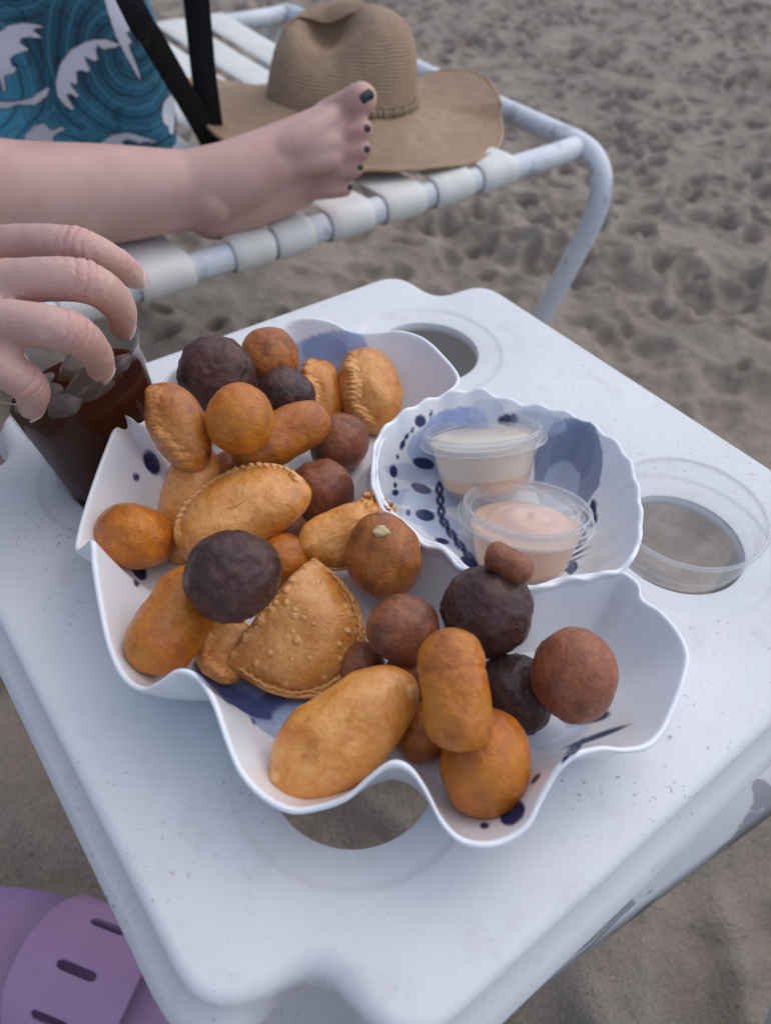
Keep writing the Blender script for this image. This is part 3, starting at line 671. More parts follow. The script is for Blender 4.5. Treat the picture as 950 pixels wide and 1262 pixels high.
# bottom layer first, each later one rests on those before it
ball(446, 820, 29, BROWN, 'small brown fried ball wedged below the blistered turnover', 11, sub=4)
ball(505, 835, 34, RUST, 'golden-brown ball half hidden between smooth turnover and upright croquette', 12, sub=4)
ball(518, 903, 36, RUST, 'golden-brown ball tucked under the smooth turnover tip', 13, sub=4)
pastry(276, 798, 92, 78, 28, 70, DOUGH, 'crumpled tan turnover peeking out beneath the blistered turnover', 14, fold=.5, seam=4)
ball(290, 585, 32, RUST, 'golden-brown ball under the rope-crimped turnover and short croquette', 43, sub=4)
ball(350, 657, 30, BROWN, 'red-brown ball deep between crimped turnover and torn turnover', 15, sub=4)
pastry(235, 622, 152, 76, 33, -80, DOUGH, 'tan turnover standing on end beside the crimped turnover', 16, normal=(-.35,-.1,-1), fold=.5, pw=.9)
pastry(396, 484, 92, 58, 26, 74, DOUGH, 'small tan turnover pointing up between dark ball and crimped pillow', 17, normal=(-.2,-.2,-1), fold=.5, seam=3.5, pw=1.25)
pastry(456, 483, 112, 76, 34, 74, DOUGH, 'tan turnover with crimped seam leaning on the platter wall below the table hole', 18, normal=(-.3,-.2,-1), fold=.5, seam=5.5, pw=1.0)
ball(332, 440, 37, RUST, 'golden-brown ball behind the two dark balls at the cup end', 19)
ball(418, 546, 37, BROWN, 'reddish-brown ball touching tip of short golden croquette', 20, crack=True)
pastry(221, 527, 122, 72, 34, 62, SPLIT, 'browned turnover with charred seam next to the drink cup', 21, normal=(-.3,.1,-1), fold=.5, seam=5, char=.8, pw=1.1)
ball(397, 604, 40, BROWN, 'reddish-brown ball between crimped turnover and torn turnover', 22, ry=39, crack=True)
ball(352, 489, 36, DARK, 'dark brown ball half hidden behind golden ball and croquette', 23)
ball(268, 462, 47, DARK, 'near-black brown ball topmost at the cup end of the platter', 24, crack=True)
croquette(346, 538, 132, 31, -30, ORANGE, 'short golden croquette lying between golden ball and reddish balls', 25, tilt=.35)
ball(295, 517, 43, ORANGE, 'smooth golden ball in front of the near-black ball', 26, ry=45, rough=.6)
ball(166, 660, 48, ORANGE, 'golden lopsided ball alone against the folded platter edge', 27, ry=39, ang=22)
ball(350, 690, 34, ORANGE, 'golden ball half hidden behind the large dark ball', 28, sub=4)
pastry(425, 657, 132, 80, 28, -28, DOUGH, 'torn tan turnover with ragged open end and filling showing', 29, normal=(.1,-.25,-1), fold=.45, crimp=4, torn=True, char=.6)
pastry(301, 640, 176, 110, 40, 147, DOUGH, 'tan turnover with thick rope-crimped edge beside large dark ball', 30, normal=(-.05,-.50,-1), fold=.36, crimp=7.4, char=.35, pw=.82)
croquette(215, 763, 138, 42, 118, ORANGE, 'long golden croquette against the ruffled edge, below the lopsided ball', 31, tilt=-.55, taper=.04, wtol=.010)
ball(497, 775, 46, BROWN, 'reddish-brown ball between blistered turnover and dark ball', 32, ry=43)
B18 = ball(473, 686, 46, RUST, 'browned golden ball with pale crumb stuck on top near dip bowl', 33, ry=53, ang=-8)
ball(633, 857, 46, DARK, 'dark brown ball half under the upright golden croquette', 34, ry=52, ang=-25)
pastry(339, 753, 172, 132, 30, -52, DOUGH, 'large half-moon turnover covered in small blisters', 35, normal=(.10,-.34,-1), fold=.08, blister=120, crimp=3, nth=480, nr=130, pw=.80, char=.15, flat=3.0)
ball(287, 709, 60, DARK, 'large dark brown ball on top between croquette and blistered turnover', 36, ry=58, crack=True)
ball(600, 752, 58, DARK, 'large dark brown ball on top beside the dip bowl', 37, ry=57, crack=True)
ball(707, 831, 53, BROWN, 'reddish-brown ball standing alone in the empty end of the platter', 38, ry=57, ang=-10)
ball(598, 940, 57, ORANGE, 'golden egg-shaped ball at the near ruffle of the platter', 39, ry=66, ang=12, rough=.6)
pastry(424, 903, 206, 122, 46, -30, DOUGH, 'smooth plump turnover overhanging the platter rim above the table hole', 40, normal=(.05,-.30,-1), fold=.5, char=.35, pw=.88, flat=2.6, nub=10, shear=-.36)
croquette(561, 851, 148, 42, 84, ORANGE, 'upright golden croquette with dented neck leaning on dark balls', 41, dent=.05, tilt=-.3)
croquette(627, 694, 64, 19, 28, BROWN, 'small almond-shaped brown fritter on top of the large dark ball', 42)
# crumbs
def crumb(px, py, r, parent, mat, seed):
    d = np.linalg.norm(A(*parent.location)-CAM)-.018
    V, Fc = ico(3); V = rough_ball(V, seed, .3, .15, 1.8, 4)*A(1, .8, .8); dirc = A((px-CX)/F, (py-CY)/F, 1)
    n = WM @ dirc; n /= np.linalg.norm(n); c = CAM+n*d
    c = A(*parent.location)+(c-A(*parent.location))
    bv = [A(*v.co)+A(*parent.location) for v in parent.data.vertices]; bv = np.array(bv)
    pr = PJ(bv); k = np.where(np.hypot(pr[:,0]-px, pr[:,1]-py) < 9)[0]
    if len(k): c = bv[k[np.argmin(pr[k,2])]]
    o = mesh_obj('crumb', V*r*.42/F, Fc, mat, parent); o.location = c-A(*parent.location); return o
CRUMB = m_plain('pale_cheese_crumb', (.62,.50,.26), .6)
crumb(466, 648, 8, B18, CRUMB, 3)

# ------------------------------------------------------------------ sauce cups in the dip bowl
SAUCE = NB('peach_sauce'); SAUCE.set(**{'Base Color': (.86,.53,.32), 'Roughness': .35}); SAUCE.b.inputs['Subsurface Weight'].default_value = .3; SAUCE.b.inputs['Subsurface Radius'].default_value = (.006,.004,.003); SAUCE.bump(SAUCE.noise(90, 2), .0015, .4); SAUCE = SAUCE.m
FILM = NB('thin_sauce_film'); FILM.set(**{'Base Color': (.76,.66,.55), 'Roughness': .4}); FILM.base(FILM.ramp(FILM.noise(35, 3), (.3, (.78,.62,.46)), (.7, (.86,.72,.56)))); FILM = FILM.m
def sauce_cup(px, py, z, up, label, fill, swirl, rot):
    c = PX(px, py, z); o = thing('sauce_cup', label, 'sauce cup', c, 'clear lidded sauce cups in the dip bowl')
    u = Vector(up).normalized(); o.rotation_mode = 'QUATERNION'; o.rotation_quaternion = u.to_track_quat('Z', 'Y') @ Matrix.Rotation(R(rot), 3, 'Z').to_quaternion()
    H, rb, rt = .029, .0235, .0300
    pr = [(0,.0008), (rb*.9,.0008), (rb-.001,.0), (rb,.001)]+[(rb+(rt-rb)*k, H*k) for k in np.linspace(.05, 1, 12)]+[(rt+.0018,H), (rt+.002,H+.001)]
    V, f = lathe(pr, 72); mesh_obj('cup_wall', V, f, FROST, o)
    g = lambda k: rb+(rt-rb)*k-.0007
    pr = [(0,.0016), (rb-.0018,.0016)]+[(g(k), H*k) for k in np.linspace(.07, fill, 8)]+[(g(fill)-.002, H*fill+.0006)]
    V, f = lathe(pr+[(.6*rt, H*fill+.0002), (0, H*fill)], 64); s_ = mesh_obj('sauce', V, outward(V, f), SAUCE, o)
    if fill < .7:
        V, f = lathe([(g(k)+.0001, H*k) for k in np.linspace(fill-.02, .93, 8)]+[(g(.93)-.001, H*.93), (g(fill)-.0015, H*fill+.001)], 64); mesh_obj('sauce_film', V, f, FILM, o)
        V, f = lathe([(0,H*.90), (.012,H*.905), (g(.9)-.0012,H*.90)], 48); mesh_obj('sauce_skin', V, f, FILM, o)
    if swirl:   # dome of sauce pressed against the lid
        nth, nr = 72, 18; V = []
        for i in range(nr):
            q = i/(nr-1); a = np.linspace(0, 2*np.pi, nth, endpoint=False); rr = .0235*q
            zz = .0052*(1-q**3)+.0010*np.sin(a-q*9)*(q > 0)*(1-q**4); V.append(np.stack([rr*np.cos(a)-.002, rr*np.sin(a)+.002, H*fill+zz], 1))
        SW = m_plain('pink_sauce_swirl', (.83,.52,.38), .35); mesh_obj('sauce_swirl', np.concatenate(V), grid_faces(nth, nr), SW, o)
    dome = .0062 if swirl else .0008
    # lid: recessed disc, ridge and a fluted skirt
    a = np.linspace(0, 2*np.pi, 144, endpoint=False); V = []
    for r_, z_, fl in [(0,H+dome+.0012,0), (.012,H+dome+.0012,0), (.022,H+.0016+dome*.8,0), (.0255,H+.0006+dome*.3,0), (.0265,H-.0006,0), (.0285,H-.0006,0), (.0295,H+.0030,0), (.0310,H+.0036,0), (.0325,H+.0026,0), (.0328,H+.0002,.0003), (.0330,H-.0030,.0003), (.0342,H-.0034,0), (.0345,H-.0030,0)]:
        rr = r_+fl*np.sin(a*36); V.append(np.stack([rr*np.cos(a), rr*np.sin(a), np.full(144, z_)], 1))
    lid = mesh_obj('lid', np.concatenate(V), grid_faces(144, len(V)), LIDM, o)
    for R_, z_ in ((.0343, H-.0032), (.0312, H+.0034), (.0282, H-.0002)):
        V, f = lathe([(R_+.00055*math.cos(a_), z_+.00055*math.sin(a_)) for a_ in np.linspace(0, 2*np.pi, 7)], 96); mesh_obj('lid_ridge', V, f, FROST, lid)
sauce_cup(598, 598, TZ+.020, (-.16,.50,1), 'clear sauce cup with pale sauce, tilted behind the other in the dip bowl', .34, False, 20)
sauce_cup(640, 692, TZ+.0150, (.0,.36,1), 'full clear sauce cup with pink swirl under its lid beside large dark ball', .74, True, 60)

# ------------------------------------------------------------------ clear empty tub over the table hole
def build_tub():
    c = T(HC-.001, -HC+.001, -.0012); o = thing('plastic_tub', 'empty clear round plastic tub set over a table hole beside the platter', 'tub', c)
    K = .90
    pr = [(0,.001), (.03,.0008), (.0385,.0006), (.0405,.0), (.0415,.0012), (.0425,.006), (.0428,.0085), (.0436,.0092), (.0438,.0105), (.0445,.020), (.0452,.0235), (.0468,.0243), (.0472,.0253), (.0462,.0262), (.0450,.0258), (.0442,.0235)]
    V, f = lathe([(a*K, b) for a, b in pr], 120); mesh_obj('tub_wall', V, f, CLEARTUB, o)
    V, f = lathe([(.0462*K+.0011*math.cos(a), .0252+.0011*math.sin(a)) for a in np.linspace(0, 2*np.pi, 9)], 120); mesh_obj('rim', V, f, FROST, o)
CLEARTUB = m_clear('clear_tub_plastic', (.97,.97,.98), .06)
build_tub()

# ------------------------------------------------------------------ drink
CUPT = PX(78, 440, .523); CUPB = T(-HC, HC, -.032)
def build_cup():
    ax = CUPT-CUPB; Hh = np.linalg.norm(ax); o = thing('drink_cup', 'clear plastic cup of dark iced cola held by a hand, set in table hole', 'cup', CUPB)
    o.rotation_mode = 'QUATERNION'; o.rotation_quaternion = Vector(ax).to_track_quat('Z', 'Y')
    rb, rt = .0300, .0405; g = lambda z: rb+(rt-rb)*z/Hh
    pr = [(0,.003), (rb-.004,.003), (rb-.002,.001), (rb,.002)]+[(g(z), z) for z in np.linspace(.006, Hh-.002, 14)]+[(rt+.0011,Hh-.0016), (rt+.0014,Hh), (rt+.0004,Hh+.001), (rt-.0006,Hh)]
    V, f = lathe(pr, 96); mesh_obj('cup_wall', V, f, CLEARCUP, o)
    lv = Hh*.84
    b = NB('cola'); b.set(**{'Base Color': (.055,.015,.007), 'Roughness': .15}); b.b.inputs['Transmission Weight'].default_value = .12; b.b.inputs['IOR'].default_value = 1.33; b.b.inputs['Specular IOR Level'].default_value = .0
    V, f = lathe([(0,.004), (rb-.003,.004)]+[(g(z)-.0012, z) for z in np.linspace(.006, lv, 14)]+[(g(lv)-.004, lv-.0004), (0, lv-.0006)], 96); mesh_obj('cola', V, outward(V, f), b.m, o)
    ice = NB('ice'); ice.set(**{'Base Color': (.96,.90,.80), 'Roughness': .12}); ice.b.inputs['Transmission Weight'].default_value = .92; ice.b.inputs['IOR'].default_value = 1.28; ice.bump(ice.noise(70, 3), .002, .6)
    M = Vector(ax).to_track_quat('Z', 'Y')
    for k, (x, y, z, s_) in enumerate(((-.014,-.012,.0,.0105), (.013,-.014,-.001,.0100), (.002,.012,.001,.0110), (-.020,.012,-.001,.0090), (.021,.008,-.001,.0090), (-.002,-.028,-.002,.0075))):
        V, f = ico(4); p = V.copy(); p = np.sign(p)*np.abs(p)**.45; p *= s_; p *= 1+.05*fbm(p*150+k, 2, k)[:,None]
        q = mesh_obj('ice_cube', p, f, ice.m); q.location = Vector(CUPB)+M @ Vector((x, y, lv+z-.004)); q.rotation_euler = (k*.7, k*1.1+.3, k*.5)
        tag(q, 'melting ice cube floating in the cup of cola', 'ice cube', 'ice cubes in the drink')
build_cup()

# ------------------------------------------------------------------ person: right leg on the lounger, right hand on the cup
def rc(pts, rad, n=20, seg=6):
    """tapered limb with round ends, as a closed tube"""
    P = np.asarray(pts, float); r = np.asarray(rad, float)
    k = max(2, seg*(len(P)-1)+1); path = crom(np.c_[P, r], k, False); rr = path[:,3]; path = path[:,:3]
    t0 = path[0]-path[1]; t0 /= np.linalg.norm(t0); t1 = path[-1]-path[-2]; t1 /= np.linalg.norm(t1)
    a = np.linspace(0, np.pi/2, 6)[1:]
    pre = [(path[0]+t0*rr[0]*math.sin(x), max(rr[0]*math.cos(x), 1e-4)) for x in a][::-1]; post = [(path[-1]+t1*rr[-1]*math.sin(x), max(rr[-1]*math.cos(x), 1e-4)) for x in a]
    pp = np.array([p for p, _ in pre]+list(path)+[p for p, _ in post]); rr = np.array([q for _, q in pre]+list(rr)+[q for _, q in post])
    return tube(pp, rr, n)
def H(px, py, z): return PX(px, py, z)
FING = {   # MCP, PIP, DIP, tip in photo pixels with height
 'index':  ([(-52,312,.560), (20,300,.574), (96,303,.580), (146,326,.566), (166,342,.553)], [.0115,.0100,.0094,.0082,.0072]),
 'middle': ([(-60,352,.566), (20,346,.580), (103,346,.584), (145,375,.562), (150,402,.540)], [.0120,.0106,.0100,.0088,.0076]),
 'ring':   ([(-58,398,.562), (10,396,.576), (86,409,.574), (118,436,.550), (124,456,.534)], [.0115,.0102,.0097,.0084,.0073]),
 'little': ([(-58,438,.552), (-15,445,.562), (34,473,.552), (40,492,.534), (38,503,.524)], [.0108,.0096,.0090,.0078,.0068])}
def build_person():
    parts = []
    fing = {}
    for k, (p, r) in FING.items():
        w_ = np.array([H(*q) for q in p]); fing[k] = (w_, r); parts.append(rc(w_, r, 22, 6))
    wr = A(-.345, .285, .575)
    for k in FING:
        w_, r = fing[k]; parts.append(rc([w_[0]+(w_[1]-w_[0])*.25, w_[0]-A(0,0,.002), wr*.5+w_[0]*.5-A(0,0,.004), wr+(w_[0]-wr)*.12], [r[0]*.95, r[0]*1.12, .0155, .019]))
    parts.append(rc([fing['index'][0][0]*.6+fing['middle'][0][0]*.4-A(0,0,.008), wr*.4+fing['middle'][0][0]*.6-A(0,0,.012), wr], [.014,.02,.022]))
    parts.append(rc([wr+A(.02,.012,-.008), wr+A(.062,.050,-.022), wr+A(.100,.064,-.034), wr+A(.125,.062,-.050), wr+A(.142,.052,-.062)], [.018,.0165,.0125,.0108,.009]))   # thumb behind the cup
    el = A(-.60, .33, .56); sh = A(-.98, .42, .86)
    parts.append(rc([wr, wr*.55+el*.45+A(0,0,.004), el*.85+wr*.15, el], [.0265,.036,.043,.041], 26)); parts.append(rc([el, el*.5+sh*.5, sh], [.042,.047,.054], 26))
    # torso, reclining against the raised head end
    hip = A(-1.06, .50, .47); hip2 = A(-1.18, .80, .47); pel = (hip+hip2)/2; chest = A(-1.26, .56, .78); neck = A(-1.32, .56, 1.00)
    sh2 = A(-1.28, .78, .88)
    parts += [rc([pel+A(.03,-.05,.02), pel+A(-.05,-.02,.17), chest], [.12,.115,.12], 26), rc([pel+A(0,.07,.02), pel+A(-.08,.06,.17), chest+A(-.02,.08,.0)], [.12,.11,.11], 26), rc([sh, chest+A(.02,0,.09), sh2], [.05,.085,.05], 26), rc([sh, chest-A(0,.03,.03), pel], [.05,.1,.1], 24), rc([chest+A(0,0,.1), neck, neck+A(.0,0,.05)], [.07,.052,.05], 24)]
    el2 = A(-1.2, 1.02, .66); wr2 = A(-1.02, .98, .47); parts += [rc([sh2, (sh2+el2)/2, el2], [.05,.044,.038], 22), rc([el2, (el2+wr2)/2, wr2], [.039,.034,.025], 22), rc([wr2, wr2+A(.06,0,-.03), wr2+A(.13,.0,-.05)], [.025,.028,.014], 20)]
    hd = neck+A(.02, 0, .16); parts += [rc([hd+A(-.012,0,.03), hd+A(.0,0,-.01), hd+A(.02,0,-.075)], [.086,.080,.05], 28), rc([hd+A(.075,0,.01), hd+A(.092,0,-.018)], [.012,.014], 12), rc([hd+A(-.005,-.082,.02), hd+A(-.005,-.083,-.015)], [.016,.011], 12), rc([hd+A(-.005,.082,.02), hd+A(-.005,.083,-.015)], [.016,.011], 12)]
    # right leg to the foot
    kn = A(-.645, .660, .475); an = H(236, 234, .428); cf = H(0, 246, .436)
    parts.append(rc([hip, hip*.45+kn*.55+A(0,0,.02), kn], [.095,.080,.062], 28))
    av = CAM-an; av /= np.linalg.norm(av); parts.append(rc([an+av*.012+A(.010,-.002,-.004), an+av*.013+A(.018,-.003,-.010)], [.0225,.0215], 16))
    parts.append(rc([kn, kn*.5+cf*.5+A(0,0,.0), cf, cf*.45+an*.55, an], [.060,.060,.0535,.045,.0365], 28, 8))
    # left leg, bent, foot down past the far rail
    kn2 = A(-.92, 1.10, .72); an2 = A(-.80, 1.13, .44); parts += [rc([hip2, (hip2+kn2)/2, kn2], [.095,.08,.06], 26), rc([kn2, kn2*.6+an2*.4, an2], [.06,.055,.036], 26), rc([an2-A(.02,0,.02), an2+A(.07,.03,-.03), an2+A(.15,.05,-.045)], [.034,.03,.018], 20)]
    # foot: heel, two long arches, ball, toes
    heel = H(262, 258, .404); ball1 = H(398, 156, .470); ball5 = H(372, 236, .408); mid = H(330, 200, .447)
    parts += [rc([an, heel], [.036,.030], 22), rc([an, H(300,214,.440), ball1], [.037,.034,.0205], 24, 8), rc([heel, H(318,246,.410), ball5], [.030,.026,.0165], 22, 8), rc([an+A(.01,0,.0), mid, H(388,188,.447)], [.034,.031,.020], 24, 8), rc([heel, H(330,228,.422), H(382,214,.425)], [.030,.028,.018], 22, 8), rc([ball1, H(385,196,.44), ball5], [.019,.0185,.016], 20, 8)]
    toes = [((404,146,.474),(430,130,.490),(445,122,.498),.0180,.0165), ((404,176,.457),(430,165,.470),(446,160,.475),.0122,.0110), ((402,196,.444),(430,188,.455),(445,185,.458),.0116,.0105), ((396,215,.430),(422,210,.438),(437,207,.441),.0110,.0099), ((384,234,.415),(408,233,.419),(424,231,.420),.0108,.0098)]
    toew = []
    for a, b, c, r1, r2 in toes:
        w_ = np.array([H(*a), H(*b), H(*c)]); toew.append((w_, r2)); parts.append(rc(w_, [r1*1.02, r1*.88, r2], 18, 5))
    for a, b, c in (((300,206,.446),(362,176,.468),(408,147,.481)), ((305,212,.442),(364,186,.460),(408,176,.464)), ((310,220,.434),(364,202,.448),(406,196,.451))): parts.append(rc([H(*a), H(*b), H(*c)], [.012,.0145,.0125], 14, 8))
    V, Fc = join(parts); tmp = mesh_obj('body_tmp', V, Fc)
    md = tmp.modifiers.new('r', 'REMESH'); md.mode = 'VOXEL'; md.voxel_size = .0027; md.adaptivity = 0
    dg = bpy.context.evaluated_depsgraph_get(); dg.update(); me = bpy.data.meshes.new_from_object(tmp.evaluated_get(dg)); bpy.data.objects.remove(tmp, do_unlink=True)
    def smooth(me, it, sel=None, lam=.55):
        v = verts_of(me); E = np.empty(len(me.edges)*2, np.int32); me.edges.foreach_get('vertices', E); E = E.reshape(-1, 2)
        if sel is not None: E = E[sel[E[:,0]] & sel[E[:,1]]]
        dgc = np.bincount(E.ravel(), minlength=len(v))[:,None]; ok = dgc[:,0] >= (4 if sel is not None else 1)
        for _ in range(it):
            s = np.stack([np.bincount(E[:,0], v[E[:,1],k], len(v))+np.bincount(E[:,1], v[E[:,0],k], len(v)) for k in range(3)], 1)/np.maximum(dgc, 1)
            v = np.where(ok[:,None], v+lam*(s-v), v)
        me.vertices.foreach_set('co', v.astype(np.float32).ravel()); me.update()
    def hand_zone(v): return ((v[:,0] > -.26) & (v[:,0] < -.05) & (v[:,1] < .46) & (v[:,1] > .15))
    def foot_zone(v): return ((v[:,0] > -.13) & (v[:,1] > .70) & (v[:,0] < .1))
    smooth(me, 4)
    for rnd in range(2):       # more vertices where hand and toes are seen close up
        v = verts_of(me); near = hand_zone(v) if rnd else hand_zone(v) | foot_zone(v)
        bm = bmesh.new(); bm.from_mesh(me); fl_ = near.tolist()
        ed = [e for e in bm.edges if fl_[e.verts[0].index] and fl_[e.verts[1].index]]
        bmesh.ops.subdivide_edges(bm, edges=ed, cuts=1, use_grid_fill=True); bm.to_mesh(me); bm.free()
        v = verts_of(me); smooth(me, 3, hand_zone(v) | foot_zone(v))
    v = verts_of(me); nrm = np.empty(len(v)*3, np.float32); me.vertex_normals.foreach_get('vector', nrm); nrm = nrm.reshape(-1, 3).astype(float); flush = np.zeros(len(v)); disp = np.zeros(len(v))
    for k, (w_, r) in fing.items():
        for j, amp in ((2, 1.0), (3, .55)):
            t = w_[j+1 if j+1 < len(w_) else j]-w_[j-1]; t /= np.linalg.norm(t); d = v-w_[j]; s = d @ t; rad = np.linalg.norm(d-s[:,None]*t, axis=1); rr = r[j]
            m = (rad < rr*1.9) & (np.abs(s) < rr*1.6) & (nrm @ A(0,-.35,.9) > .1); g = np.exp(-(s/(rr*.75))**2)*m
            disp += g*amp*(-.00075*np.clip(np.cos(s/rr*13+1.2*fbm(v*220, 2, 3)), .1, 1)+.0007*np.exp(-(s/(rr*.6))**2)); flush += g*.8
    disp += .00007*fbm(v*330, 3, 91)*((v[:,1] < .48) & (v[:,0] > -.3))
    for w_, r2 in toew:
        flush += .9*np.exp(-(np.linalg.norm(v-w_[2], axis=1)/.016)**2)
    flush += .5*np.exp(-(np.linalg.norm(v-heel, axis=1)/.04)**2)
    v = v+nrm*disp[:,None]
    root = thing('person', 'reclining person with bare leg stretched on the lounger, one hand gripping the cola cup', 'person', (pel[0], pel[1], .385))
    off = A(*root.location)
    me.vertices.foreach_set('co', (v-off).astype(np.float32).ravel()); me.update(); me.shade_smooth(); me.materials.clear(); me.name = 'body'; body = link('body', me, SKIN, root)
    at = body.data.attributes.new('flush', 'FLOAT', 'POINT'); at.data.foreach_set('value', np.clip(flush, 0, 1).astype(np.float32))
    # nails
    surf = BVHTree.FromPolygons([Vector(c) for c in v], [list(p.vertices) for p in body.data.polygons])
    NAIL = m_plain('fingernail', (.74,.53,.49), .25); POL = m_plain('dark_green_nail_polish', (.012,.022,.024), .18)
    def nail(name, c, nrmv, t, wd, ln, mat):
        loc, nn, i, d = surf.ray_cast(Vector(c+nrmv*.03), Vector(-nrmv), .06)
        if loc is None: return
        n_ = A(*nn)*.5+nrmv*.5; n_ /= np.linalg.norm(n_); t = t-n_*(t@n_); t /= np.linalg.norm(t); b_ = np.cross(n_, t); V = []; a = np.linspace(0, 2*np.pi, 20, endpoint=False)
        for q, h in ((1.0,-.0008), (.97,.0004), (.8,.0008), (.4,.0010), (.02,.0011)):
            x = np.sign(np.cos(a))*np.abs(np.cos(a))**.7*ln*q; y = np.sign(np.sin(a))*np.abs(np.sin(a))**.7*wd*q
            V.append(A(*loc)+x[:,None]*t+y[:,None]*b_+(h-(y/wd)**2*wd*.35)[:,None]*n_)
        mesh_obj(name, np.concatenate(V)-off, grid_faces(20, 5), mat, root)
    for k in ('index', 'middle', 'ring', 'little'):
        w_, r = fing[k]; t = w_[4]-w_[3]; t /= np.linalg.norm(t); up = A(.75,-.35,.5); up = up-t*(up@t); up /= np.linalg.norm(up)
        nail('fingernail', w_[4]+t*.003, up, t, .0054, .0066, NAIL)
    for i, (w_, r2) in enumerate(toew):
        t = w_[2]-w_[1]; t /= np.linalg.norm(t); up = CAM-w_[2]; up /= np.linalg.norm(up); up = up*.9+t*.35; up /= np.linalg.norm(up)
        nail('toenail', w_[2]+t*.0035, up, t, r2*.34, r2*(.34 if i else .46), POL)
    EW, LIP = m_plain('eye', (.05,.035,.03), .2), m_plain('lips', (.45,.17,.15), .45)
    for sy in (-1, 1):
        V_, f_ = ico(3); e = mesh_obj('eye', V_*A(.008,.012,.007), f_, EW, root); e.location = hd+A(.070,.030*sy,.014)-off
    V_, f_ = ico(3); e = mesh_obj('mouth', V_*A(.006,.020,.006), f_, LIP, root); e.location = hd+A(.066,0,-.062)-off
    # dark swimsuit and hair, out of frame
    def cloth(name, pts, mat):
        V, Fc = join(pts); tm_ = mesh_obj('tmp', V, Fc); m_ = tm_.modifiers.new('r', 'REMESH'); m_.mode = 'VOXEL'; m_.voxel_size = .012
        d_ = bpy.context.evaluated_depsgraph_get(); d_.update(); me_ = bpy.data.meshes.new_from_object(tm_.evaluated_get(d_)); bpy.data.objects.remove(tm_, do_unlink=True)
        me_.transform(Matrix.Translation(Vector(-off))); me_.shade_smooth(); me_.materials.clear(); link(name, me_, mat, root)
    cloth('swimsuit', [rc([pel+A(.03,-.05,.02), pel+A(-.05,-.02,.17), chest], [.127,.122,.127], 26), rc([pel+A(0,.07,.02), pel+A(-.08,.06,.17), chest+A(-.02,.08,.0)], [.127,.117,.117], 26)], m_plain('navy_swimsuit', (.02,.025,.05), .7))
    cloth('hair', [rc([hd+A(-.02,0,.045), hd+A(-.045,0,.0), hd+A(-.06,0,-.09)], [.088,.085,.05], 28)], m_plain('brown_hair', (.09,.05,.03), .6))
build_person()

# ------------------------------------------------------------------ straw hat on the lounger
def build_hat():
    c = PX(418, 154, .386); o = thing('straw_hat', 'tan woven straw sun hat with wide floppy brim on the lounger', 'hat', c)
    n = 180; a = np.linspace(0, 2*np.pi, n, endpoint=False); rows = []; wv = []
    arc = 0; last = None
    prof = []
    for k in np.linspace(0, 1, 60): prof.append(('brim', k))
    for k in np.linspace(0, 1, 60)[1:]: prof.append(('crown', k))
    for typ, k in prof:
        if typ == 'brim':
            q = 1-k; rx = .094+.108*q; ry = .078+.098*q
            z = .030-.030*q+.010*q*q+.017*q*np.cos(2*(a-.15))+.020*q**1.5*np.exp(-((a-.35)/.6)**2)-.012*q*np.cos(a*3+1)
            x = rx*np.cos(a)+.012*q; y = ry*np.sin(a); z = np.maximum(z, .001+.002*q)
        else:
            # dome with a pinched dent in the top front
            ph = k*np.pi/2; rr = np.cos(ph)**.55 if k < 1 else 0; hz = np.sin(ph)**.9
            x = .094*rr*np.cos(a); y = .078*rr*np.sin(a)
            z = .030+.106*hz+0*a
            dent = np.exp(-((x+.030)/.034)**2-((y+.034)/.040)**2); z = z-.050*dent*hz**2; y = y+.030*dent*hz
            y = y+.016*np.exp(-((x+.03)/.035)**2)*np.exp(-((z-.10)/.035)**2)*(np.sin(a) < 0)
            x = x+.010*hz; 
        P = np.stack([x, y, z], 1); rows.append(P)
        if last is not None: arc += np.linalg.norm(P-last, axis=1).mean()
        wv.append(np.full(n, arc/.0042)); last = P
    V = np.concatenate(rows); V[:,2] += .0012*fbm(V*60, 2, 8)
    Rz = R(12); V2 = V.copy(); V2[:,0] = V[:,0]*math.cos(Rz)-V[:,1]*math.sin(Rz); V2[:,1] = V[:,0]*math.sin(Rz)+V[:,1]*math.cos(Rz)
    nb = 60*n
    ob = mesh_obj('brim', V2[:nb], grid_faces(n, 60), STRAW, o); at = ob.data.attributes.new('weave', 'FLOAT', 'POINT'); at.data.foreach_set('value', np.concatenate(wv)[:nb].astype(np.float32))
    md = ob.modifiers.new('s', 'SOLIDIFY'); md.thickness = .0025; md.offset = 1
    oc = mesh_obj('crown', V2[nb-n:], grid_faces(n, len(rows)-59), STRAW, o); at = oc.data.attributes.new('weave', 'FLOAT', 'POINT'); at.data.foreach_set('value', np.concatenate(wv)[nb-n:].astype(np.float32))
    # rolled edge and raffia knot trim
    V, f = tube(np.vstack([V2[:n], V2[:1]])+A(0,0,.0014), .0026, 8, False); mesh_obj('brim_edge', V, f, m_plain('raffia_edge', (.42,.28,.165), .7), o)
    RAF = m_plain('raffia_trim', (.30,.23,.14), .7)
    for k in range(16):
        t = -1.35+k*.085; px_ = .098*math.cos(t); py_ = .082*math.sin(t); q = A(px_*math.cos(Rz)-py_*math.sin(Rz), px_*math.sin(Rz)+py_*math.cos(Rz), .036)
        V, f = ico(2); mesh_obj('trim_knot', V*A(.0042,.0042,.0062)*(1 if k % 2 else .8), f, RAF, o).location = q
    o.rotation_euler = (R(-4), R(3), 0)
build_hat()

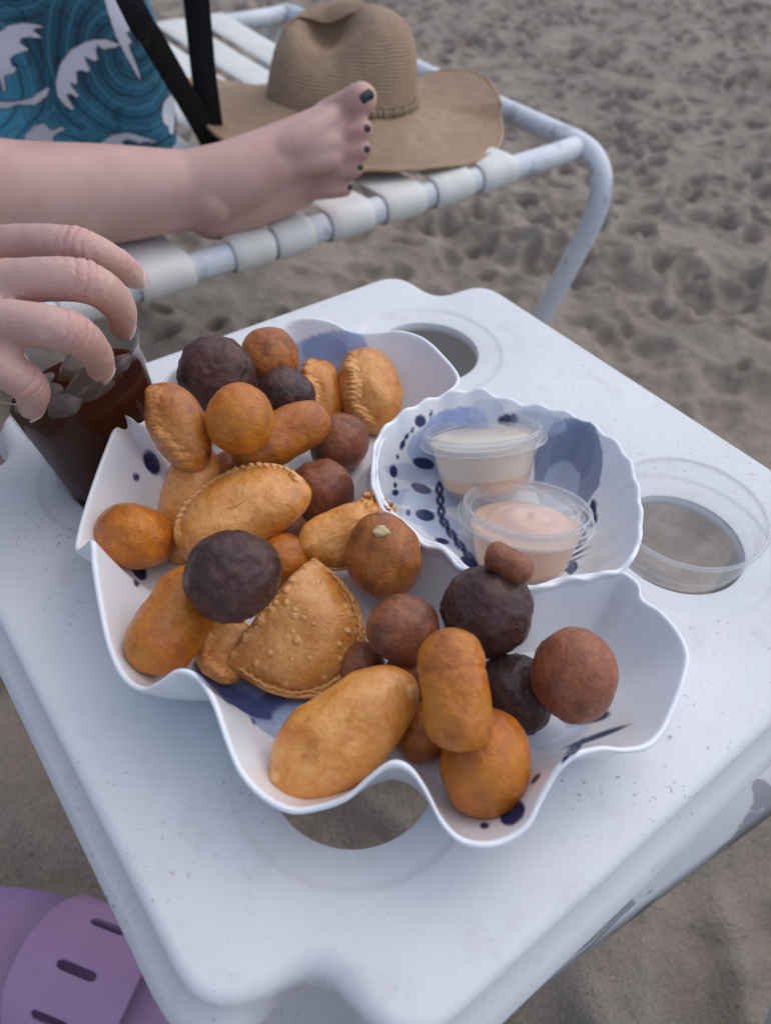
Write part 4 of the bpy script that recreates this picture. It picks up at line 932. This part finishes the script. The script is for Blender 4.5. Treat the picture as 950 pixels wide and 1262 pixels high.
# ------------------------------------------------------------------ tote bag with wave print
FOAM = [[(520,190),(450,165),(380,175),(310,210),(260,280),(243,350),(250,410),(280,450),(315,472),(320,462),(300,430),(285,405),(305,400),(335,420),(343,410),(310,370),(305,350),(330,365),(335,350),(330,310),(345,300),(385,310),(390,295),(370,260),(370,240),(410,262),(425,255),(415,215),(420,190),(450,210),(500,200)],
 [(-40,170),(0,135),(40,105),(90,97),(150,100),(190,110),(150,120),(145,130),(180,155),(165,160),(120,155),(95,160),(85,180),(125,210),(70,230),(45,250),(50,280),(70,290),(65,310),(20,325),(25,395),(15,390),(0,330),(-40,300)],
 [(-30,440),(70,435),(140,420),(205,375),(215,380),(205,410),(150,450),(80,445),(30,465),(-30,460)],
 [(100,650),(110,580),(150,540),(195,530),(215,555),(230,560),(270,545),(285,555),(240,575),(230,590),(240,650)],
 [(415,670),(440,610),(490,580),(560,572),(620,590),(680,610),(600,612),(560,600),(530,605),(550,670)],
 [(445,-30),(470,60),(500,150),(550,250),(605,345),(600,310),(570,230),(555,190),(570,180),(545,140),(565,130),(535,70),(550,60),(505,-30)],
 [(700,500),(705,440),(740,405),(770,405),(795,450),(790,465),(760,475),(755,500),(750,540),(745,580),(730,575),(725,545),(705,530)],
 [(695,90),(740,75),(790,90),(805,120),(790,130),(770,110),(775,150),(740,115),(740,150),(700,100)], [(730,680),(745,625),(770,625),(765,680)]]
def wave_print(u, v, foam=True):
    """u, v in metres on the cloth"""
    p = np.stack([u*1.0, v*1.0, 0*u], 1); n1 = fbm(p*14, 3, 61); n2 = fbm(p*45, 3, 62)
    col = np.empty((len(u), 3)); base = A(.020,.165,.270); hi = A(.075,.38,.58); deep = A(.014,.085,.14)
    k = np.clip(.5+.9*n1, 0, 1)[:,None]; col[:] = base*(1-k)+hi*k; k = np.clip(-.3+1.2*fbm(p*8+5, 2, 63), 0, 1)[:,None]; col = col*(1-k)+deep*k
    cs = []
    for gy in range(-1, 6):
        for gx in range(-3, 12): cs.append((gx*.105+(.05 if gy % 2 else 0)+.012*math.sin(gx*3+gy), gy*.088+.010*math.cos(gx*2.3), .036+.007*math.sin(gx*5+gy*3), (gx*7+gy*3) % 5))
    sw = np.zeros(len(u)); white = np.zeros(len(u)); best = np.full(len(u), 9.)
    for cx, cy, r0, kk in cs:
        du = u-cx; dv = v-cy; rr = np.hypot(du, dv); th = np.arctan2(dv, du); m = rr < best; best = np.where(m, rr, best)
        ph = rr*(420+kk*30)+th*2+.9*n2; sw = np.where(m, np.cos(ph), sw)
        # foam crescent: thick at the crest, fingers on its inner edge
        tt = (th-.5-kk*.12) % (2*np.pi)/np.pi          # 0..1 over half turn
        on = (tt > .0) & (tt < 1.12); wdt = .016*np.sin(np.clip(tt/1.12, 0, 1)*np.pi)**.7
        fing = .0085*np.abs(((tt*6.5+.2*n2) % 1)-.5)*2*np.sin(np.clip(tt/1.12, 0, 1)*np.pi)
        ins = r0-rr; white = np.maximum(white, on*sstep(-.0006, .0006, ins)*sstep(.0006, -.0006, ins-wdt-fing+.004))
    ln = sstep(.80, .95, sw); col = col*(1-.55*ln[:,None])
    l2 = sstep(.85, .97, np.cos(n1*24+n2*5)); col = col*(1-.45*l2[:,None]); l3 = sstep(.86, .98, -sw); col = col*(1-.35*l3[:,None])+.35*l3[:,None]*A(.10,.38,.50)
    w3 = white[:,None]*(1 if foam else 0); return col*(1-w3)+A(.56,.56,.66)*w3
def build_bag():
    right = PX(222, 212, .386); dirx = A(-.985, -.17, 0); dirx /= np.linalg.norm(dirx); diry = A(-dirx[1], dirx[0], 0); diry = diry if diry[1] > 0 else -diry
    Wb, Hb = .42, .36; ctr = right+dirx*Wb/2+diry*.07; o = thing('tote_bag', 'blue and teal wave print tote bag with black straps on the lounger', 'tote bag', ctr)
    rows = []; step = .0012; n = 900; us = []; vs = []
    for z in np.arange(0, Hb+1e-6, step*1.1):
        k = z/Hb; hw = Wb/2*(1-.02*k); hd = .055+.045*k; e = 5
        a = np.linspace(0, 2*np.pi, n, endpoint=False); c, s = np.cos(a), np.sin(a)
        x = hw*np.sign(c)*np.abs(c)**(2/e); y = hd*np.sign(s)*np.abs(s)**(2/e); P = np.stack([x, y, 0*x], 1); P = resample(P, n)
        d = np.r_[0, np.cumsum(np.linalg.norm(np.diff(P, axis=0), axis=1))]
        us.append(d); vs.append(np.full(n, z))
        zz = np.full(n, z); x = P[:,0]; y = P[:,1]
        edge = sstep(.0, .03, z); x = x*(.965+.035*edge); y = y*(.9+.1*edge)
        y = y+.012*fbm(np.stack([x*9, zz*9, y*3], 1), 2, 5)+.06*k*k; x = x-(-.030)*0+.10*k*k*1.0
        x = x+.006*fbm(np.stack([y*14, zz*10, x*3], 1), 2, 15)
        rows.append(ctr-x[:,None]*(-dirx)*1.0*1.0+y[:,None]*diry+np.stack([0*x, 0*x, zz], 1)-ctr if False else x[:,None]*dirx+y[:,None]*diry+np.stack([0*x, 0*x, zz], 1))
    V = np.concatenate(rows); Fc = grid_faces(n, len(rows)); Fc.append(tuple(range(n))[::-1])
    b = mesh_obj('bag_body', V, Fc, m_print('wave_print_cloth'), o); md = b.modifiers.new('s', 'SOLIDIFY'); md.thickness = .0015; md.offset = -1
    uu, vv = np.concatenate(us), np.concatenate(vs); col = wave_print(uu*.62, vv*.62+.02, False); col2 = wave_print(uu*.8, vv*.8); q = PJ(V+ctr)[:,:2]; fx = q*(950/270); seen = sstep(-25, -8, q[:,0]); white = np.zeros(len(V)); n_ = fbm(np.stack([uu, vv, 0*uu], 1)*120, 2, 3); fx = fx+1.5*n_[:,None]; halo = np.zeros(len(V))
    for poly in FOAM:
        P = np.array(poly, float); lo, hi = P.min(0)-12, P.max(0)+12; k = np.where(np.all((fx > lo) & (fx < hi), axis=1))[0]; ins = np.zeros(len(k), bool); dist = np.full(len(k), 99.); X, Y = fx[k].T
        for (x1, y1), (x2, y2) in zip(P, np.roll(P, -1, 0)):
            c_ = (y1 > Y) != (y2 > Y); ins ^= c_ & (X < (x2-x1)*(Y-y1)/(y2-y1+1e-9)+x1); t = np.clip(((X-x1)*(x2-x1)+(Y-y1)*(y2-y1))/((x2-x1)**2+(y2-y1)**2+1e-9), 0, 1); dist = np.minimum(dist, np.hypot(X-x1-t*(x2-x1), Y-y1-t*(y2-y1)))
        sd2 = np.where(ins, -dist, dist); white[k] = np.maximum(white[k], sstep(2, -2, sd2)); halo[k] = np.maximum(halo[k], sstep(9, 4, sd2))
    col = col*(1-.7*halo[:,None]); col = col*(1-white[:,None])+A(.68,.68,.76)*white[:,None]; color_attr(b.data, col*seen[:,None]+col2*(1-seen[:,None]))
    BLK = NB('black_webbing'); BLK.set(**{'Base Color': (.009,.009,.010), 'Roughness': .8, 'Specular IOR Level': .15}); BLK.bump(BLK.noise(500, 2), .0006, .5); BLK = BLK.m
    def ribbon(pts, wpx):
        P = crom(np.array(pts), 60, False); t = np.gradient(P, axis=0); t /= np.linalg.norm(t, axis=1)[:,None]; V = []
        for p, q in zip(P, t):
            vd = CAM+A(.1,0,.05)-p; vd /= np.linalg.norm(vd); s = np.cross(q, vd); s /= np.linalg.norm(s); nn = np.cross(s, q)
            for a, h in ((-1,0), (-.9,.0011), (.9,.0011), (1,0), (.9,-.0011), (-.9,-.0011)): V.append(p+s*a*wpx+nn*h-ctr)
        Fc = grid_faces(6, len(P)); Fc.append(tuple(range(6))[::-1]); Fc.append(tuple(range(len(V)-6, len(V)))); mesh_obj('handle', V, Fc, BLK, o, angle=50)
    hitb = BVHTree.FromPolygons([Vector(p) for p in V+ctr], [f for f in Fc[:-1]])
    def drape(start, px, end):
        d0 = float(PJ(start)[0][2]); d1 = float(PJ(end)[0][2]); out = [start-A(0,0,.03)*0]
        for i, (x, y) in enumerate(px):
            k = (i+1)/(len(px)+1); d = d0+(d1-d0)*k; r = WM @ A((x-CX)/F, (y-CY)/F, 1); loc, nn, ix, ds = hitb.ray_cast(Vector(CAM), Vector(r/np.linalg.norm(r)))
            if loc is not None: d = min(d, ds/np.linalg.norm(r)-.004)
            out.append(CAM+r*d)
        return out+[end]
    top = rows[-1]+ctr; tp = PJ(top); fr = top[np.argmax(tp[:,0]-.4*np.abs(tp[:,2]-tp[:,2].min())*900)]; rr_ = top[np.argmax(tp[:,0])]
    ribbon(drape(fr+A(.003,-.003,-.01), [(160,0), (186,45), (215,95), (240,138)], PX(258, 172, .398)), .0125)
    ribbon(drape(rr_+A(.004,0,-.01), [(226,-75), (239,-25), (245,30), (251,90), (258,140)], PX(263, 176, .396)), .0140)
build_bag()

# ------------------------------------------------------------------ lilac slide sandal under the table edge
def build_sandal():
    g = A(-.223, .1525, 0); ax = PX(150, 1115, .07)-PX(0, 1060, .07); ax[2] = 0; ax /= np.linalg.norm(ax); sd_ = A(ax[1], -ax[0], 0)   # sd_ points to the lower right, towards the camera
    o = thing('slide_sandal', 'lilac foam slide sandal with slotted strap lying on the sand by the table', 'sandal', (g[0], g[1], .0)); o.rotation_euler = (0, 0, math.atan2(ax[1], ax[0]))
    # local x = towards the toe, y = left of it (away from the camera)
    def half(x):   # half width along the sole
        t = (x+.15)/.29; return .050*np.clip(np.sin(np.pi*np.clip(t, .0, 1)**.85), 0, 1)**.42*(1+.10*t)
    nx, ny = 70, 26; xs = np.linspace(-.1499, .1399, nx); rows = []
    def ring(x):
        h = half(x); a = np.linspace(0, 2*np.pi, 40, endpoint=False); c, s = np.cos(a), np.sin(a); return h
    V = []; n = 44
    for x in xs:
        h = max(half(x), .002); P = []
        for k in np.linspace(-1, 1, 22): P.append((x, h*k, .030+.008*abs(k)**6+.006*((x-.0)/.14)**2))
        for k in np.linspace(1, -1, 22): P.append((x, h*1.02*k, .004+.0*k))
        V += P
    Fc = grid_faces(n, nx); Fc.append(tuple(range(n))[::-1]); Fc.append(tuple(range((nx-1)*n, nx*n)))
    mesh_obj('sole', V, Fc, EVA, o, angle=50)
    # strap: arch over the instep with real slots left open
    nu, nv = 220, 90; th = .007
    def pt(u, v, off):   # u across -1..1, v along 0..1
        x0 = -.050+.030*(u*u); x1 = .046-.010*u*u; x = x0+(x1-x0)*v; a = u*np.pi/2
        hw = .058+off; hh = .048-.014*(v-.15)+off; y = hw*math.sin(a); z = .022+hh*max(math.cos(a), 0)**.6
        return (x, y, z)
    slots = [(-.42, .45), (0, .50), (.44, .53)]
    def hole(u, v):
        for c, v0 in slots:
            du = (u-c)/.045; dv = (v-v0)/.21
            if du*du+max(0, abs(dv)-.5)**2*9 < 1: return True
        return False
    U = np.linspace(-1, 1, nu); Vv = np.linspace(0, 1, nv); bm = bmesh.new(); grid = {}
    def vert(i, j):
        if (i, j) not in grid: grid[(i, j)] = bm.verts.new(pt(U[i], Vv[j], 0))
        return grid[(i, j)]
    for i in range(nu-1):
        for j in range(nv-1):
            if not hole((U[i]+U[i+1])/2, (Vv[j]+Vv[j+1])/2): bm.faces.new([vert(i,j), vert(i+1,j), vert(i+1,j+1), vert(i,j+1)])
    bmesh.ops.recalc_face_normals(bm, faces=bm.faces)
    s = bm_obj('strap', bm, EVA, o); s['label'] = 'wide lilac strap with long slots'
    md = s.modifiers.new('s', 'SOLIDIFY'); md.thickness = th; md.offset = -1
    md = s.modifiers.new('b', 'BEVEL'); md.width = .0012; md.segments = 2; md.limit_method = 'ANGLE'; md.angle_limit = R(50)
build_sandal()
